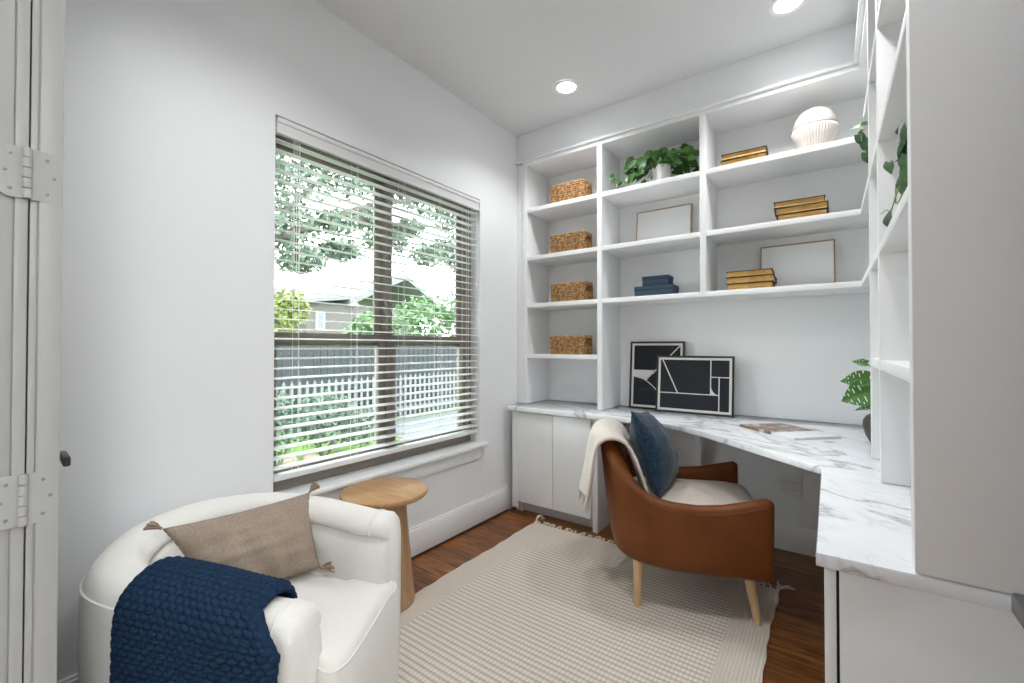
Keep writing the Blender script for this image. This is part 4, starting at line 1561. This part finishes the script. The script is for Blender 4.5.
LEAF3 = foliage_mat('boxwood_leaves', (0.075, 0.11, 0.08), (0.12, 0.165, 0.12))
LEAF4 = foliage_mat('bright_tree_leaves', (0.085, 0.16, 0.07), (0.14, 0.22, 0.10))
FENCE = mat('dark_fence_boards', (0.022, 0.027, 0.031), 0.7)
PICKET = mat('white_picket_paint', (0.16, 0.17, 0.175), 0.6)
HOUSE = mat('grey_brick', (0.105, 0.095, 0.092), 0.9, vary=(9, .6, (.135, .12, .115)))
ROOF = mat('grey_shingle', (0.16, 0.165, 0.17), 0.9, vary=(5, .5, (.13, .135, .14)))
PANE = mat('dark_house_glass', (0.10, 0.12, 0.13), 0.15)
MULCH = mat('pale_stone', (0.30, 0.25, 0.19), 0.9)
def leaf_cloud(b, blobs, n, size, rnd):
    tot = sum(r[3] for r in blobs)
    for cx, cy, cz, r, sq in blobs:
        k = int(n * r / tot)
        for _ in range(k):
            v = Vector((rnd.gauss(0, 1), rnd.gauss(0, 1), rnd.gauss(0, 1))).normalized() * (rnd.random() ** .45)
            p = Vector((cx + v.x * r, cy + v.y * r, cz + v.z * r * sq))
            d = Vector((rnd.uniform(-1, 1), rnd.uniform(-1, 1), rnd.uniform(-1, .6))).normalized()
            s = d.orthogonal().normalized()
            s.rotate(Matrix.Rotation(rnd.uniform(0, 6.28), 3, d))
            L = size * rnd.uniform(.6, 1.3)
            q = [p - d * L * .5, p + s * L * .32, p + d * L * .5, p - s * L * .32]
            vs = [b.bm.verts.new(x) for x in q]
            b.bm.faces.new(vs)
def bush(name, label, loc, blobs, n, size, m, seed, trunk=None, cat='shrub'):
    t = thing(name, label, cat, (loc[0], loc[1], GZ))
    b = MB()
    leaf_cloud(b, blobs, n, size, random.Random(seed))
    b.build('foliage', m, t, smooth=0, fixn=False)
    b = MB()
    if trunk:
        for path, r in trunk:
            c = catmull([Vector(p) for p in path], 6)
            b.tube(c, lambda tt, r=r: r * (1 - .7 * tt), 8)
    else:
        for k in range(4):
            a = k * 1.6
            b.tube([(.05 * cos(a), .05 * sin(a), 0), (.18 * cos(a), .18 * sin(a), .3)], .012, 6)
    b.build('trunk' if trunk else 'stem', BARK, t)
    return t
# overhanging tree close to the window
bush('shade_tree', 'spreading tree whose branches hang across the upper window', (-6.0, 3.0, 0),
     [(0, -.2, 3.9, .75, .8), (.1, .5, 4.2, .8, .7), (0, 1.2, 4.4, .8, .6), (0, 2.0, 4.4, .75, .6), (.1, 2.8, 4.3, .7, .6), (0, 3.5, 4.1, .65, .6), (.1, 4.1, 3.7, .6, .7), (-.1, .1, 3.2, .45, .7), (0, 1.4, 3.6, .35, .6), (.1, .7, 3.35, .35, .5), (0, 2.2, 3.6, .3, .6), (0, 3.2, 3.45, .45, .5), (0, .2, 2.75, .4, .5), (0, .9, 3.0, .35, .5), (0, 1.7, 3.3, .4, .5), (.1, 2.6, 3.2, .4, .5), (0, 3.7, 3.2, .4, .5)], 11500, .095, LEAF1, 4,
     [([(-.4, -1.6, 0), (-.3, -1.3, 1.6), (-.1, -.5, 2.7), (0, .3, 3.2), (.1, 1.4, 3.8), (.1, 2.8, 4.3)], .11), ([(-.1, -.5, 2.7), (.1, .2, 3.6), (0, .9, 4.4)], .05), ([(0, .8, 3.5), (.1, 2.0, 3.6), (.1, 3.4, 3.9)], .035)], 'tree')
bush('garden_tree', 'bright green tree in front of the neighbouring house, right half of window', (-9.0, 8.2, 0),
     [(0, 0, 2.2, .8, .9), (.3, 1.0, 2.4, .8, .9), (-.2, -1.3, 2.0, .6, .8), (.3, 2.2, 2.2, 1.0, .9), (0, 3.2, 2.0, .8, .9)], 3400, .16, LEAF4, 8, [([(0, 0, 0), (.05, .1, 1.2), (0, .2, 2.0)], .08)], 'tree')
bush('yellow_shrub', 'yellow green shrub at the left edge of the window view', (-9.0, 4.45, 0), [(0, 0, 1.5, .50, 1.2), (.1, .15, 2.3, .38, 1.1)], 1300, .13, LEAF2, 12)
bush('garden_shrub', 'light green shrub before the brick house at the centre of the window', (-10.6, 7.3, 0), [(0, 0, 1.7, .42, 1.2), (0, .3, 2.1, .35, 1.0)], 900, .13, LEAF4, 13)
bush('boxwood_shrub', 'rounded grey green shrub below the left window pane', (-5.7, 3.45, 0), [(0, 0, .50, .45, .95), (.1, .50, .36, .32, .95)], 2600, .06, LEAF3, 14)
bush('boxwood_shrub', 'taller grey green shrub close to the left edge of the window', (-5.6, 2.72, 0), [(0, 0, .58, .27, 1.6)], 1200, .06, LEAF3, 15)
# fences: dark board fence behind, white picket fence in front
df = thing('board_fence', 'tall dark board fence at the back of the yard', 'fence', (-7.6, 5.5, GZ))
b = MB()
y = -4.5
while y < 6.5:
    b.box(-.012, .012, y, y + .125, .03, 1.56, .002, 1)
    y += .140
b.build('boards', FENCE, df)
b = MB()
for z in (.3, 1.3):
    b.box(-.06, -.014, -4.5, 6.5, z, z + .08)
b.build('rail', FENCE, df)
pf = thing('picket_fence', 'white picket fence standing before the dark board fence', 'fence', (-7.3, 5.5, GZ))
b = MB()
y = -3.2
while y < 2.4:
    for x0 in (0,):
        b.poly([(0, y, .04), (0, y + .05, .04), (0, y + .05, .90), (0, y + .025, .95), (0, y, .90)], (.018, 0, 0))
    y += .135
b.build('pickets', PICKET, pf)
b = MB()
for z in (.22, .66):
    b.box(-.035, -.001, -3.2, 2.4, z, z + .05)
b.build('rail', PICKET, pf)
# house with gabled roof
hs = thing('neighbour_house', 'grey brick house with sloping grey roofs beyond the fence', 'house', (-16, 10.0, GZ))
b = MB()
b.box(-5, 0, -1.1, 4.2, 0, 3.25)
b.build('brick_wall', HOUSE, hs, smooth=0)
b = MB()
# low pitched roof over the wall and the steeper slope climbing to the right
b.poly([(.35, -1.5, 3.15), (.35, .6, 3.45), (.35, .6, 3.60), (.35, -1.5, 3.30)], (-5.6, 0, 0))
b.poly([(.4, .5, 3.42), (.4, 3.4, 4.85), (.4, 6.2, 3.3), (.4, 6.2, 3.1), (.4, 3.4, 4.6), (.4, .5, 3.2)], (-5.6, 0, 0))
b.build('roof', ROOF, hs, smooth=0)
b = MB()
b.box(.0, .05, -.72, -.38, 2.2, 2.9)
fr = b.build('window_trim', TRIM, hs)
MB().box(.051, .06, -.67, -.43, 2.25, 2.85).build('pane', PANE, fr)
hs2 = thing('garden_house', 'pale house with a roof slope descending to the right, left of the brick house', 'house', (-17.0, 6.9, GZ))
b = MB()
b.box(-3, 0, -2.5, 1.0, 0, 3.4)
b.build('wall', HOUSE, hs2, smooth=0)
b = MB()
b.poly([(.3, -2.6, 5.7), (.3, 1.55, 3.25), (.3, 1.55, 3.5), (.3, -2.6, 5.95)], (-3.6, 0, 0))
b.build('roof', ROOF, hs2, smooth=0)
for x, y, s in ((-5.75, 2.95, .10), (-5.65, 3.22, .09), (-5.35, 3.95, .10), (-5.35, 4.25, .09), (-5.2, 4.55, .10)):
    b = MB()
    bmesh.ops.create_icosphere(b.bm, subdivisions=2, radius=s)
    for v in b.bm.verts:
        v.co = Vector((v.co.x, v.co.y * 1.3, v.co.z * .6)) * (1 + .2 * noise.noise(v.co * 9))
    o = b.build('garden_rock', MULCH, smooth=60, loc=(x, y, GZ + s * .4))
    tag(o, 'pale rounded rock on the lawn edging the shrub bed', 'rock', 'garden rocks')
